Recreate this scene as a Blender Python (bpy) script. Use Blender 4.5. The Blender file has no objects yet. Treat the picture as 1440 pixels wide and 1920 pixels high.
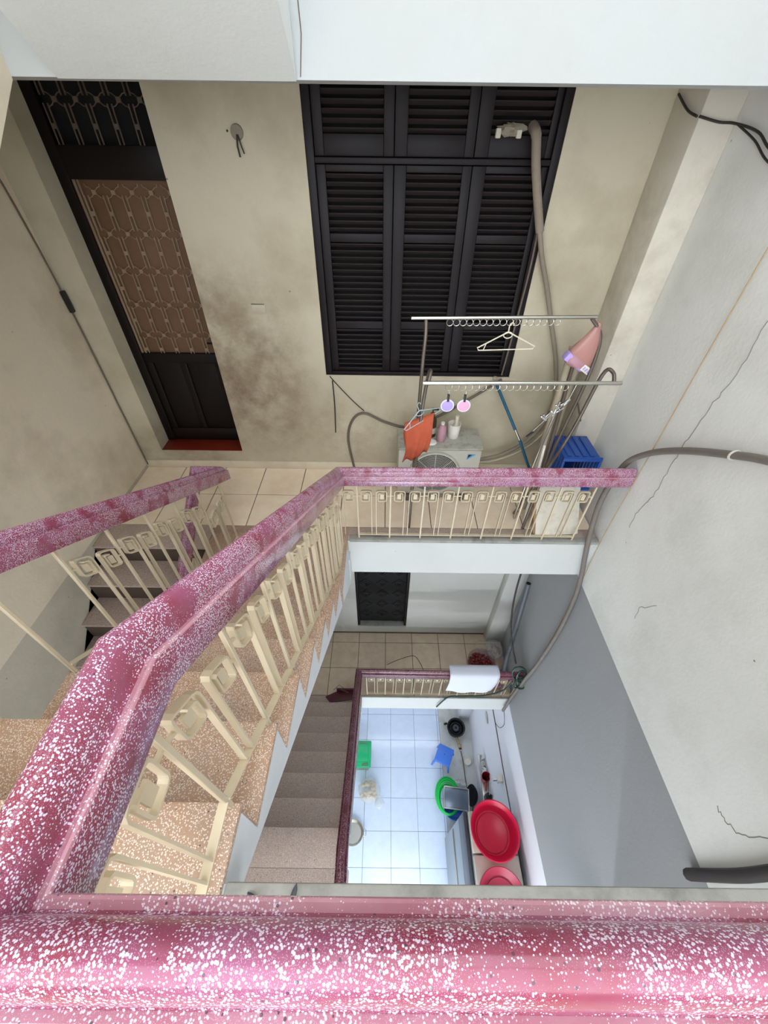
import bpy, bmesh, math, random
from mathutils import Vector, Matrix
random.seed(7)
scene = bpy.context.scene
COL = scene.collection

# ------------------------------------------------------------------ camera
CAMZ = 9.1
cam_d = bpy.data.cameras.new('camera'); cam = bpy.data.objects.new('camera', cam_d); COL.objects.link(cam)
cam_d.sensor_fit = 'HORIZONTAL'; cam_d.sensor_width = 36.0; cam_d.lens = 760.0 / 1440.0 * 36.0
cam_d.clip_start = 0.02; cam_d.clip_end = 100
PITCH = math.atan2(760.0, 795.0)
cam.matrix_world = (Matrix.Translation((0, 0, CAMZ)) @ Matrix.Rotation(math.pi / 2 - PITCH, 4, 'X')
                    @ Matrix.Rotation(math.atan(0.0126), 4, 'Z'))
scene.camera = cam

# ------------------------------------------------------------------ world, light, exposure
world = bpy.data.worlds.new('overcast_sky'); scene.world = world; world.use_nodes = True
bg = world.node_tree.nodes['Background']
bg.inputs['Color'].default_value = (0.90, 0.95, 1.0, 1); bg.inputs['Strength'].default_value = 11.0

def portal(name, loc, rot, sx, sy):
    d = bpy.data.lights.new(name, 'AREA'); d.shape = 'RECTANGLE'; d.size = sx; d.size_y = sy
    d.cycles.is_portal = True
    o = bpy.data.objects.new(name, d); o.location = loc; o.rotation_euler = rot; COL.objects.link(o)
portal('skylight_portal', (0.72, 0.5, 12.72), (0, 0, 0), 2.2, 3.6)
portal('landing_fill_portal', (-0.275, -1.42, 10.325), (math.pi / 2, 0, math.pi), 3.95, 3.95)  # these three serve unseen front openings added for fill light
portal('lower_fill_portal', (-0.075, -1.42, 5.925), (math.pi / 2, 0, math.pi), 2.85, 1.95)
portal('kitchen_fill_portal', (-0.25, -1.42, 1.375), (math.pi / 2, 0, math.pi), 3.9, 2.75)
vs = scene.view_settings
vs.view_transform = 'Standard'; vs.look = 'None'; vs.gamma = 1.0; vs.use_curve_mapping = False
vs.exposure = -1.27

# ------------------------------------------------------------------ materials
def lin(c):
    return tuple(((v / 12.92) if v <= 0.04045 else ((v + 0.055) / 1.055) ** 2.4) for v in c)
def rgb(r, g, b): return lin((r / 255, g / 255, b / 255)) + (1,)
MATS = {}
class NT:
    def __init__(s, name):
        s.m = bpy.data.materials.new(name); s.m.use_nodes = True; s.t = s.m.node_tree
        s.b = s.t.nodes['Principled BSDF']; s.tc = s.t.nodes.new('ShaderNodeTexCoord'); MATS[name] = s.m
    def n(s, typ, **kw):
        nd = s.t.nodes.new(typ)
        for k, v in kw.items():
            if k in nd.inputs: nd.inputs[k].default_value = v
            else: setattr(nd, k, v)
        return nd
    def l(s, a, b): s.t.links.new(a, b)
    def vec(s, scale=None, coord='Object'):
        o = s.tc.outputs[coord]
        if scale:
            mp = s.n('ShaderNodeMapping'); mp.inputs['Scale'].default_value = scale; s.l(o, mp.inputs['Vector']); o = mp.outputs[0]
        return o
    def noise(s, scale, detail=4, rough=0.55, vec=None):
        nd = s.n('ShaderNodeTexNoise'); nd.inputs['Scale'].default_value = scale; nd.inputs['Detail'].default_value = detail
        nd.inputs['Roughness'].default_value = rough; s.l(vec or s.vec(), nd.inputs['Vector']); return nd.outputs['Fac']
    def vor(s, scale, feature='F1', vec=None, rnd=1.0):
        nd = s.n('ShaderNodeTexVoronoi'); nd.feature = feature; nd.inputs['Scale'].default_value = scale
        nd.inputs['Randomness'].default_value = rnd
        s.l(vec or s.vec(), nd.inputs['Vector']); return nd
    def ramp(s, fac, stops):
        r = s.n('ShaderNodeValToRGB'); e = r.color_ramp.elements
        while len(e) < len(stops): e.new(0.5)
        for i, (p, c) in enumerate(stops): e[i].position = p; e[i].color = c if len(c) == 4 else tuple(c) + (1,)
        s.l(fac, r.inputs['Fac']); return r.outputs['Color']
    def step(s, fac, lo, hi):
        r = s.n('ShaderNodeMapRange'); r.clamp = True
        r.inputs['From Min'].default_value = lo; r.inputs['From Max'].default_value = hi; s.l(fac, r.inputs['Value']); return r.outputs[0]
    def mix(s, fac, a, b, mode='MIX'):
        m = s.n('ShaderNodeMix'); m.data_type = 'RGBA'; m.blend_type = mode
        for sock, v in ((m.inputs[0], fac), (m.inputs[6], a), (m.inputs[7], b)):
            if hasattr(v, 'default_value') or hasattr(v, 'is_output'): s.l(v, sock)
            else: sock.default_value = v
        return m.outputs[2]
    def math(s, op, a, b=0.0):
        m = s.n('ShaderNodeMath'); m.operation = op
        for i, v in enumerate((a, b)):
            if hasattr(v, 'is_output'): s.l(v, m.inputs[i])
            else: m.inputs[i].default_value = v
        return m.outputs[0]
    def color(s, v):
        if hasattr(v, 'is_output'): s.l(v, s.b.inputs['Base Color'])
        else: s.b.inputs['Base Color'].default_value = v
    def set(s, **kw):
        for k, v in kw.items(): s.b.inputs[k.replace('_', ' ')].default_value = v
    def bump(s, h, strength=0.3, dist=0.01):
        b = s.n('ShaderNodeBump'); b.inputs['Strength'].default_value = strength; b.inputs['Distance'].default_value = dist
        s.l(h, b.inputs['Height']); s.l(b.outputs[0], s.b.inputs['Normal'])

def simple(name, col, rough=0.5, metal=0.0, var=0.0, vscale=8, **kw):
    m = NT(name); m.set(Roughness=rough, Metallic=metal)
    if var:
        dark = tuple(c * (1 - var) for c in col[:3]) + (1,)
        m.color(m.mix(m.noise(vscale, 5, 0.6), dark, col))
    else: m.color(col)
    for k, v in kw.items(): m.b.inputs[k.replace('_', ' ')].default_value = v
    return m.m

def plaster(name, col, stain, amount=0.5, scale=1.3, spots=True, smudge=None):
    m = NT(name)
    n1 = m.noise(scale, 8, 0.62); n2 = m.noise(scale * 6, 6, 0.65)
    c = m.mix(m.math('MULTIPLY', m.step(n1, 0.48, 0.78), amount), col, stain)
    c = m.mix(m.math('MULTIPLY', m.step(n2, 0.55, 0.8), amount * 0.5), c, tuple(x * 0.8 for x in col[:3]) + (1,))
    if smudge:
        for (px, pz, rx, rz, scol, sa) in smudge:     # hand grime with its own patch on the wall
            sep = m.n('ShaderNodeSeparateXYZ'); m.l(m.vec(), sep.inputs[0])
            dx = m.math('DIVIDE', m.math('SUBTRACT', sep.outputs[0], px), rx)
            dz = m.math('DIVIDE', m.math('SUBTRACT', sep.outputs[2], pz), rz)
            r2 = m.math('ADD', m.math('MULTIPLY', dx, dx), m.math('MULTIPLY', dz, dz))
            g = m.step(r2, 1.0, 0.0)
            k = m.math('MULTIPLY', m.math('MULTIPLY', g, m.step(m.noise(4.5, 8, 0.7), 0.36, 0.68)), sa)
            c = m.mix(k, c, scol)
    if spots:
        v = m.vor(5.0); d = m.step(v.outputs['Distance'], 0.035, 0.02)
        sel = m.step(m.noise(1.7, 2), 0.46, 0.54)
        c = m.mix(m.math('MULTIPLY', m.math('MULTIPLY', d, sel), 0.7), c, rgb(70, 66, 58))
    m.color(c); m.set(Roughness=0.82)
    m.bump(m.math('ADD', n2, m.noise(40, 4, 0.6)), 0.25, 0.006)
    return m.m

def terrazzo(name, base, base2, chip, chip2, scale, cover, rough, wear=None, bare=(.26, .46)):
    m = NT(name)
    n1 = m.noise(6.0, 5, 0.6)
    b = m.mix(m.step(n1, 0.4, 0.65), base, base2)
    v = m.vor(scale); v2 = m.vor(scale * 2.1)
    # chips: cells whose distance to the cell centre is small; a slow noise leaves bare patches
    dens = m.noise(11.0, 4, 0.6)
    size = m.math('MULTIPLY', m.step(dens, bare[0], bare[1]), cover)
    f1 = m.step(m.math('SUBTRACT', size, v.outputs['Distance']), 0.0, 0.04)
    f2 = m.step(m.math('SUBTRACT', m.math('MULTIPLY', size, 0.8), v2.outputs['Distance']), 0.0, 0.05)
    sp = m.n('ShaderNodeSeparateColor'); m.l(v.outputs['Color'], sp.inputs[0])
    keep = m.step(sp.outputs[0], 0.22, 0.24)
    c = m.mix(m.math('MULTIPLY', f2, 0.7), b, chip2)
    c = m.mix(m.math('MULTIPLY', f1, keep), c, chip)
    v3 = m.vor(scale * 0.45); sp3 = m.n('ShaderNodeSeparateColor'); m.l(v3.outputs['Color'], sp3.inputs[0])
    dk = m.math('MULTIPLY', m.step(v3.outputs['Distance'], 0.24, 0.2), m.step(sp3.outputs[0], 0.86, 0.87))
    c = m.mix(m.math('MULTIPLY', dk, 0.8), c, rgb(62, 48, 62))
    if wear: c = m.mix(m.math('MULTIPLY', m.step(m.noise(2.3, 7, 0.65), 0.52, 0.75), wear[1]), c, wear[0])
    m.color(c); m.set(Roughness=rough)
    m.bump(m.noise(60, 4), 0.08, 0.003)
    return m.m

M = {}
M['cream'] = plaster('cream_plaster', rgb(197, 188, 165), rgb(150, 136, 110), 0.75, 1.4,
                     smudge=[(-1.15, 7.62, 0.62, 0.95, rgb(122, 98, 76), 0.85), (-1.38, 7.7, 0.18, 1.0, rgb(120, 98, 76), 0.6), (-0.1, 7.0, 1.1, 0.45, rgb(140, 118, 92), 0.55),
                             (-2.0, 6.7, 0.7, 0.4, rgb(110, 96, 76), 0.6)])
M['cream_left'] = plaster('cream_plaster_side', rgb(228, 216, 194), rgb(172, 158, 132), 0.8, 1.2)
M['grey_wall'] = plaster('light_grey_plaster', rgb(229, 230, 226), rgb(196, 196, 186), 0.7, 1.1)
M['mid_wall'] = plaster('grey_plaster', rgb(156, 158, 160), rgb(143, 144, 146), 0.4, 0.8, spots=False)
M['white_wall'] = plaster('white_plaster', rgb(205, 208, 206), rgb(188, 188, 182), 0.35, 1.4)
M['green_grey'] = plaster('green_grey_plaster', rgb(196, 189, 172), rgb(150, 146, 130), 0.8, 1.2)
M['pillar_cream'] = plaster('pillar_plaster', rgb(214, 208, 194), rgb(160, 150, 132), 0.8, 2.2)
M['pale_grey'] = plaster('pale_grey_plaster', rgb(196, 195, 190), rgb(176, 172, 164), 0.4, 1.2, spots=False)
M['beam_white'] = plaster('pale_beam_plaster', rgb(180, 184, 184), rgb(176, 174, 166), 0.35, 1.4)
M['kitchen_wall'] = plaster('kitchen_plaster', rgb(222, 224, 232), rgb(204, 204, 216), 0.3, 1.0, spots=False)
M['cement'] = plaster('bare_cement', rgb(158, 158, 152), rgb(108, 108, 104), 0.9, 9.0)
M['stringer'] = plaster('whitewashed_stringer', rgb(214, 218, 224), rgb(186, 188, 190), 0.5, 3.0)
M['pink'] = terrazzo('pink_terrazzo', rgb(136, 56, 74), rgb(148, 84, 114), rgb(212, 200, 218), rgb(180, 136, 170), 340, 0.45, 0.2, None, (.26, .48))
M['pink_worn'] = terrazzo('worn_pink_terrazzo', rgb(176, 116, 132), rgb(190, 146, 158), rgb(226, 214, 224), rgb(206, 172, 190), 340, 0.40, 0.3, (rgb(178, 162, 160), 0.6), (.3, .5))
M['maroon'] = terrazzo('maroon_terrazzo', rgb(92, 34, 48), rgb(106, 44, 60), rgb(176, 150, 160), rgb(138, 92, 110), 150, 0.40, 0.28)
M['tan'] = terrazzo('tan_terrazzo', rgb(176, 140, 112), rgb(170, 144, 124), rgb(222, 208, 194), rgb(196, 166, 148), 230, 0.42, 0.38,
                    (rgb(136, 116, 104), 0.6), (.1, .3))
M['old_tan'] = terrazzo('worn_tan_terrazzo', rgb(184, 162, 148), rgb(178, 160, 150), rgb(210, 198, 190), rgb(194, 178, 168), 150, 0.40, 0.5,
                        (rgb(164, 150, 142), 0.7), (.1, .3))
def tile_mat(name, col, col2, rough, stain=None):
    m = NT(name); n = m.noise(7, 6, 0.65); c = m.mix(m.step(n, 0.35, 0.7), col, col2)
    n2 = m.noise(1.6, 6, 0.7)
    if stain: c = m.mix(m.math('MULTIPLY', m.step(n2, 0.5, 0.75), stain[1]), c, stain[0])
    m.color(c); m.set(Roughness=rough); m.bump(n, 0.05, 0.003); return m.m
M['beige_tile'] = tile_mat('beige_marble_tile', rgb(253, 238, 214), rgb(245, 222, 194), 0.25, (rgb(222, 194, 164), 0.4))
M['low_tile'] = tile_mat('dull_beige_tile', rgb(214, 196, 174), rgb(200, 178, 154), 0.4, (rgb(150, 126, 108), 0.6))
M['white_tile'] = tile_mat('white_glazed_tile', rgb(216, 230, 250), rgb(208, 223, 246), 0.10)
M['screed'] = plaster('white_screed', rgb(206, 208, 206), rgb(150, 148, 138), 0.7, 4.0)
M['dark_riser'] = simple('shaded_riser', rgb(92, 76, 66), 0.7, 0, 0.4, 6)  # darker tone stands in for shade on the left flight's risers
M['grout'] = simple('dark_grout', rgb(96, 78, 64), 0.9)
M['grey_grout'] = simple('grey_grout', rgb(120, 126, 136), 0.9)
M['crack'] = simple('crack_shadow_dirt', rgb(140, 138, 130), 0.9)
M['ivory'] = simple('ivory_painted_iron', rgb(212, 198, 170), 0.38, 0, 0.16, 14)
M['dark_wood'] = simple('dark_stained_wood', rgb(27, 20, 24), 0.5, 0, 0.4, 5, Specular_IOR_Level=0.28)
M['slat_wood'] = simple('worn_slat_wood', rgb(50, 43, 43), 0.55, 0, 0.3, 9, Specular_IOR_Level=0.3)
M['black_wood'] = simple('black_brown_wood', rgb(22, 14, 13), 0.45, 0, 0.4, 4, Specular_IOR_Level=0.25)
M['red_wood'] = simple('red_threshold_wood', rgb(128, 42, 24), 0.35, 0, 0.45, 6)
M['board'] = simple('brown_fibre_board', rgb(120, 90, 66), 0.75, 0, 0.35, 5)
M['grille'] = simple('tan_painted_grille', rgb(152, 128, 104), 0.5, 0, 0.25, 12)
M['dull_grille'] = simple('dusty_dark_grille', rgb(104, 90, 76), 0.6, 0, 0.35, 12)
M['dull_lattice'] = simple('dark_lattice_paint', rgb(40, 36, 36), 0.6, 0, 0.3, 8)
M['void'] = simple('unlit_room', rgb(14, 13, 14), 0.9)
M['steel'] = simple('brushed_steel', rgb(200, 198, 190), 0.28, 1.0)
M['dull_steel'] = simple('weathered_tube_steel', rgb(126, 116, 108), 0.42, 0.7, 0.3, 20)
M['chrome'] = simple('chrome', rgb(225, 225, 225), 0.1, 1.0)
M['ac'] = simple('aged_white_enamel', rgb(196, 194, 182), 0.5, 0, 0.18, 5)
M['dusty'] = plaster('dusty_enamel_top', rgb(176, 174, 162), rgb(112, 106, 94), 0.9, 14, spots=False)
M['ac_dark'] = simple('dark_fan_recess', rgb(58, 60, 60), 0.6)
M['blue_mark'] = simple('blue_print', rgb(70, 150, 200), 0.5)
M['black_mark'] = simple('black_print', rgb(20, 22, 28), 0.5)
M['towel'] = simple('orange_terry_cloth', rgb(192, 92, 62), 0.95, 0, 0.3, 30)
M['white_plastic'] = simple('white_plastic', rgb(232, 228, 218), 0.4)
M['cream_plastic'] = simple('cream_plastic', rgb(226, 218, 196), 0.4)
M['pale_blue_wire'] = simple('pale_blue_coated_wire', rgb(170, 190, 196), 0.4)
M['brown_bottle'] = simple('brown_bottle_plastic', rgb(66, 44, 34), 0.25)
M['pink_bottle'] = simple('mauve_bottle_plastic', rgb(190, 146, 160), 0.35)
M['label_white'] = simple('paper_label', rgb(190, 180, 172), 0.6)
M['purple'] = simple('lilac_pad', rgb(182, 160, 226), 0.6)
M['pinkpad'] = simple('pink_pad', rgb(238, 172, 206), 0.6)
M['black_plastic'] = simple('black_plastic', rgb(26, 26, 28), 0.4)
M['blue_plastic'] = simple('deep_blue_plastic', rgb(24, 72, 150), 0.35)
M['bright_blue'] = simple('bright_blue_plastic', rgb(64, 120, 222), 0.35)
M['teal_tube'] = simple('teal_coated_tube', rgb(28, 92, 122), 0.35)
M['green_plastic'] = simple('green_lid_plastic', rgb(12, 176, 112), 0.3)
M['green_clear'] = simple('smoky_green_plastic', rgb(82, 130, 98), 0.3)
M['green_hose'] = simple('bright_green_hose', rgb(20, 190, 80), 0.3)
M['dark_hose'] = simple('dark_green_hose', rgb(34, 62, 54), 0.4)
M['crimson'] = simple('crimson_plastic', rgb(216, 24, 66), 0.3)
M['dull_crimson'] = simple('faded_crimson_plastic', rgb(176, 46, 72), 0.45)
M['red_plastic'] = simple('dark_red_plastic', rgb(168, 34, 44), 0.35)
M['grey_pipe'] = simple('grey_pvc', rgb(92, 96, 104), 0.45)
M['grey_lac'] = simple('grey_lacquered_sheet', rgb(138, 148, 156), 0.3, 0.2)
M['dark_grey'] = simple('charcoal_plastic', rgb(62, 66, 74), 0.4)
M['foam'] = simple('old_foam', rgb(206, 202, 188), 0.9, 0, 0.2, 12)
M['hose_wrap'] = simple('dusty_insulation_wrap', rgb(150, 138, 122), 0.8, 0, 0.3, 26)
M['conduit'] = simple('dusty_grey_conduit', rgb(128, 120, 112), 0.6, 0, 0.35, 18)
M['cable'] = simple('black_cable', rgb(44, 38, 36), 0.6)
M['brown_cable'] = simple('brown_grey_cable', rgb(104, 92, 82), 0.6)
M['string'] = simple('tan_string', rgb(176, 150, 112), 0.8)
M['bamboo'] = simple('weathered_pole', rgb(196, 184, 160), 0.6, 0, 0.3, 10)
M['sack'] = plaster('stained_white_board', rgb(226, 220, 206), rgb(166, 158, 140), 0.8, 6)
M['cardboard'] = simple('cardboard', rgb(170, 132, 88), 0.8)
M['onion'] = simple('red_onion_skin', rgb(140, 44, 42), 0.35, 0, 0.4, 30)
M['garlic'] = simple('shallot_skin', rgb(170, 120, 92), 0.5, 0, 0.4, 30)
M['cloth_white'] = simple('white_sheet', rgb(222, 226, 240), 0.9)
M['straw'] = simple('dry_stalk', rgb(84, 60, 42), 0.8)
M['maroon_plastic'] = simple('maroon_plastic', rgb(86, 30, 44), 0.45)
M['potato'] = simple('tan_root', rgb(206, 184, 148), 0.6, 0, 0.25, 20)
M['iron'] = simple('black_cast_iron', rgb(30, 30, 34), 0.5, 0.3)
M['tray'] = simple('grey_tray_metal', rgb(120, 132, 148), 0.25, 0.6)
M['brass'] = simple('dull_brass', rgb(170, 150, 110), 0.35, 0.8)
M['lamp'] = simple('added_lamp_tube', rgb(255, 255, 255), 0.4)  # glow of the unseen lamp added to brighten the kitchen
MATS['added_lamp_tube'].node_tree.nodes['Principled BSDF'].inputs['Emission Color'].default_value = (.82, .92, 1, 1)
MATS['added_lamp_tube'].node_tree.nodes['Principled BSDF'].inputs['Emission Strength'].default_value = 800
def clear(name, col, alpha, rough=0.15):
    m = NT(name); m.set(Roughness=rough, Alpha=alpha); m.color(col); return m.m
M['clear_bag'] = clear('clear_plastic_film', rgb(226, 230, 232), 0.28)
M['pink_bag'] = clear('pink_plastic_film', rgb(206, 150, 142), 0.62)
M['mauve_bag'] = clear('mauve_net_bag', rgb(150, 110, 140), 0.45)

# ------------------------------------------------------------------ mesh builder (world coordinates)
class MB:
    def __init__(s): s.v = []; s.f = []
    def add(s, vs, fs):
        o = len(s.v); s.v += [Vector(p) for p in vs]; s.f += [tuple(i + o for i in f) for f in fs]; return s
    def box(s, x0, x1, y0, y1, z0, z1):
        return s.add([(x0,y0,z0),(x1,y0,z0),(x1,y1,z0),(x0,y1,z0),(x0,y0,z1),(x1,y0,z1),(x1,y1,z1),(x0,y1,z1)],
                     [(0,3,2,1),(4,5,6,7),(0,1,5,4),(1,2,6,5),(2,3,7,6),(3,0,4,7)])
    def obox(s, c, sx, sy, sz, R=None):
        R = R or Matrix.Identity(3); c = Vector(c)
        vs = [c + R @ Vector((x*sx/2, y*sy/2, z*sz/2)) for z in (-1,1) for x, y in ((-1,-1),(1,-1),(1,1),(-1,1))]
        return s.add(vs, [(0,3,2,1),(4,5,6,7),(0,1,5,4),(1,2,6,5),(2,3,7,6),(3,0,4,7)])
    def prism(s, poly, a, b, axis='x'):
        """poly of 2-D points extruded from a to b along axis; x: (y,z)  y: (x,z)  z: (x,y)"""
        def P(u, v, w): return {'x': (w, u, v), 'y': (u, w, v), 'z': (u, v, w)}[axis]
        n = len(poly)
        vs = [P(u, v, a) for u, v in poly] + [P(u, v, b) for u, v in poly]
        fs = [tuple(range(n)), tuple(range(2*n-1, n-1, -1))] + [(i, i+n, (i+1) % n + n, (i+1) % n) for i in range(n)]
        return s.add(vs, fs)
    def cyl(s, p0, p1, r0, r1=None, n=12, caps=True):
        return s.tube([p0, p1], [r0, r0 if r1 is None else r1], n, caps)
    def tube(s, path, r, n=8, caps=True, closed=False):
        path = [Vector(p) for p in path]; m = len(path); rs = r if isinstance(r, (list, tuple)) else [r] * m
        up = None; vs = []
        for i, p in enumerate(path):
            if closed: t = path[(i+1) % m] - path[i-1]
            else: t = path[min(i+1, m-1)] - path[max(i-1, 0)]
            t.normalize()
            if up is None:
                up = Vector((0,0,1)) if abs(t.z) < 0.9 else Vector((1,0,0))
            a = (up - t * up.dot(t)).normalized(); b = t.cross(a); up = a
            vs += [p + (a * math.cos(q) + b * math.sin(q)) * rs[i] for q in [2*math.pi*k/n for k in range(n)]]
        fs = []
        for i in range(m if closed else m - 1):
            j = (i + 1) % m
            fs += [(i*n+k, i*n+(k+1) % n, j*n+(k+1) % n, j*n+k) for k in range(n)]
        if caps and not closed: fs += [tuple(range(n-1, -1, -1)), tuple(range((m-1)*n, m*n))]
        return s.add(vs, fs)
    def lathe(s, prof, c=(0,0,0), n=24, R=None, sx=1.0, sy=1.0, capb=False, capt=False):
        R = R or Matrix.Identity(3); c = Vector(c); m = len(prof)
        vs = [c + R @ Vector((r*math.cos(a)*sx, r*math.sin(a)*sy, z)) for r, z in prof for a in [2*math.pi*k/n for k in range(n)]]
        fs = [(i*n+k, i*n+(k+1) % n, (i+1)*n+(k+1) % n, (i+1)*n+k) for i in range(m-1) for k in range(n)]
        if capb: fs.append(tuple(range(n-1, -1, -1)))
        if capt: fs.append(tuple(range((m-1)*n, m*n)))
        return s.add(vs, fs)
    def torus(s, c, R0, r, axis='z', n=20, m=8, sy=1.0):
        pts = []
        for k in range(n):
            a = 2*math.pi*k/n; u, v = R0*math.cos(a), R0*math.sin(a)*sy
            pts.append({'z': (c[0]+u, c[1]+v, c[2]), 'y': (c[0]+u, c[1], c[2]+v), 'x': (c[0], c[1]+u, c[2]+v)}[axis])
        return s.tube(pts, r, m, closed=True)
    def ball(s, c, rx, ry, rz, n=14, m=8, lump=0.0, seed=0):
        rnd = random.Random(seed); c = Vector(c); vs = []
        for i in range(1, m):
            t = math.pi*i/m
            for k in range(n):
                a = 2*math.pi*k/n; q = 1 + lump*(rnd.random()-0.5)*2
                vs.append(c + Vector((rx*q*math.sin(t)*math.cos(a), ry*q*math.sin(t)*math.sin(a), -rz*q*math.cos(t))))
        vs += [c + Vector((0,0,-rz)), c + Vector((0,0,rz))]; b, tp = len(vs)-2, len(vs)-1
        fs = [(i*n+k, i*n+(k+1) % n, (i+1)*n+(k+1) % n, (i+1)*n+k) for i in range(m-2) for k in range(n)]
        fs += [(b, (k+1) % n, k) for k in range(n)] + [((m-2)*n+k, (m-2)*n+(k+1) % n, tp) for k in range(n)]
        return s.add(vs, fs)
    def mesh(s, name, off=(0,0,0), bevel=0.0, seg=2, smooth=True, ang=38):
        me = bpy.data.meshes.new(name); o = Vector(off)
        me.from_pydata([tuple(p - o) for p in s.v], [], s.f); me.update()
        bm = bmesh.new(); bm.from_mesh(me)
        bmesh.ops.recalc_face_normals(bm, faces=bm.faces)
        if bevel > 0:
            es = [e for e in bm.edges if len(e.link_faces) == 2 and e.calc_face_angle(0) > 0.5]
            bmesh.ops.bevel(bm, geom=es, offset=bevel, segments=seg, affect='EDGES', profile=0.5)
        bm.to_mesh(me); bm.free()
        if smooth:
            me.polygons.foreach_set('use_smooth', [True] * len(me.polygons)); me.set_sharp_from_angle(angle=math.radians(ang))
        return me
    def build(s, name, mat, parent=None, **kw):
        me = s.mesh(name, world_of(parent), **kw); me.materials.append(M[mat] if isinstance(mat, str) else mat)
        o = bpy.data.objects.new(name, me); COL.objects.link(o)
        if parent: o.parent = parent
        return o
def world_of(o):
    v = Vector((0,0,0))
    while o is not None: v += Vector(o.location); o = o.parent
    return v
def thing(name, label, cat, loc, group=None):
    o = bpy.data.objects.new(name, None); o.empty_display_size = 0.1; COL.objects.link(o); o.location = loc
    return tag(o, label, cat, group)
def tag(o, label, cat, group=None):
    o['label'] = label; o['category'] = cat
    if group: o['group'] = group
    return o
def struct(o, label=None):
    o['kind'] = 'structure'
    if label: o['label'] = label
    return o
def put(name, me, loc, parent):
    o = bpy.data.objects.new(name, me); COL.objects.link(o); o.parent = parent
    o.location = Vector(loc) - world_of(parent); return o
def shared(mb, name, mat, **kw):
    me = mb.mesh(name, **kw); me.materials.append(M[mat]); return me
def rotz(a): return Matrix.Rotation(a, 3, 'Z')
def smoothpath(pts, k=6):
    pts = [Vector(p) for p in pts]; out = []
    for i in range(len(pts)-1):
        p0 = pts[max(i-1,0)]; p1 = pts[i]; p2 = pts[i+1]; p3 = pts[min(i+2,len(pts)-1)]
        for j in range(k):
            t = j/k
            out.append(0.5*((2*p1)+(-p0+p2)*t+(2*p0-5*p1+4*p2-p3)*t*t+(-p0+3*p1-3*p2+p3)*t**3))
    return out + [pts[-1]]

# ------------------------------------------------------------------ the building shell
XL, XR, YB, YF = -2.38, 1.80, 3.25, -1.35
ZU, ZM, ZG = 6.59, 3.41, 0.0          # upper landing, lower landing, kitchen floor
ZF, ZF2 = 7.92, 4.74                  # half landings the camera side
ZTOP = 12.6
T = 0.2
def wall_with_holes(x0, x1, z0, z1, y0, y1, holes):
    """wall in the XZ plane with rectangular openings, as one mesh of boxes without overlaps"""
    mb = MB(); xs = sorted({x0, x1, *[h[0] for h in holes], *[h[1] for h in holes]})
    for a, b in zip(xs, xs[1:]):
        cuts = sorted([(h[2], h[3]) for h in holes if h[0] <= a + 1e-6 and h[1] >= b - 1e-6]); z = z0
        for c, d in cuts:
            if c > z: mb.box(a, b, y0, y1, z, c)
            z = d
        if z < z1: mb.box(a, b, y0, y1, z, z1)
    return mb
D1 = (-2.17, -1.385, 6.79, 9.45)      # upper door opening
W1 = (-0.50, 1.035, 7.575, 9.50)      # shuttered window opening
D2 = (-0.375, 0.355, 3.58, 5.45)      # dark door on the lower landing
struct(wall_with_holes(XL, XR, 2.98, 6.16, YB, YB + 0.25, [D2]).build('wall_back_lower', 'pale_grey', smooth=False))
wb = wall_with_holes(XL, XR, 6.16, ZTOP, YB, YB + 0.25, [D1, W1])
struct(wb.build('wall_back', 'cream', None, smooth=False), 'stained cream plaster back wall')
struct(MB().box(XL, 1.85, 3.75, 3.95, 0, 2.98).build('wall_back_kitchen', 'kitchen_wall', smooth=False))
struct(MB().box(XL - T, XL, YF, 3.95, 6.62, ZTOP).build('wall_left', 'cream_left', smooth=False))
struct(MB().box(XL - T, XL, YF, 3.95, 0, 6.62).build('wall_left_lower', 'green_grey', smooth=False))
struct(MB().box(XR, XR + T, YF, 3.5, 6.10, ZTOP).build('wall_right', 'grey_wall', smooth=False), 'cracked light grey plaster wall')
struct(MB().box(XR + 0.012, XR + T, YF, 3.5, 3.16, 6.10).build('wall_right_middle', 'mid_wall', smooth=False))
struct(MB().box(1.85, XR + T, YF, 3.95, 0, 3.16).build('wall_right_kitchen', 'kitchen_wall', smooth=False))
wf = wall_with_holes(XL, XR, 0, ZTOP, YF - 0.15, YF, [(-2.2, 1.7, 0.0, 2.75), (-1.5, 1.35, 4.95, 6.9), (-2.25, 1.70, 8.35, 12.3)])  # unseen openings behind the camera, sized to let in more sky light
struct(wf.build('wall_front', 'white_wall', smooth=False))
# corner pillar, one shaft per storey
struct(MB().box(1.60, XR, 2.93, YB, ZU, 9.51).build('pillar_upper', 'pillar_cream', bevel=0.006))
struct(MB().box(1.565, XR + 0.012, 3.11, YB, ZM, 6.16).build('pillar_middle', 'pale_grey', bevel=0.006))
struct(MB().box(1.63, 1.85, 3.20, 3.75, 0, 2.98).build('pillar_lower', 'kitchen_wall', bevel=0.006))
# roof with the open skylight over the stairwell
rf = MB(); rf.box(XL - T, -0.38, YF - .15, 3.95, ZTOP, ZTOP + .15); rf.box(-0.38, XR + T, 2.3, 3.95, ZTOP, ZTOP + .15)
rf.box(-0.38, XR + T, YF - .15, -1.3, ZTOP, ZTOP + .15)
struct(rf.build('ceiling', 'white_wall', smooth=False))
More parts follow.
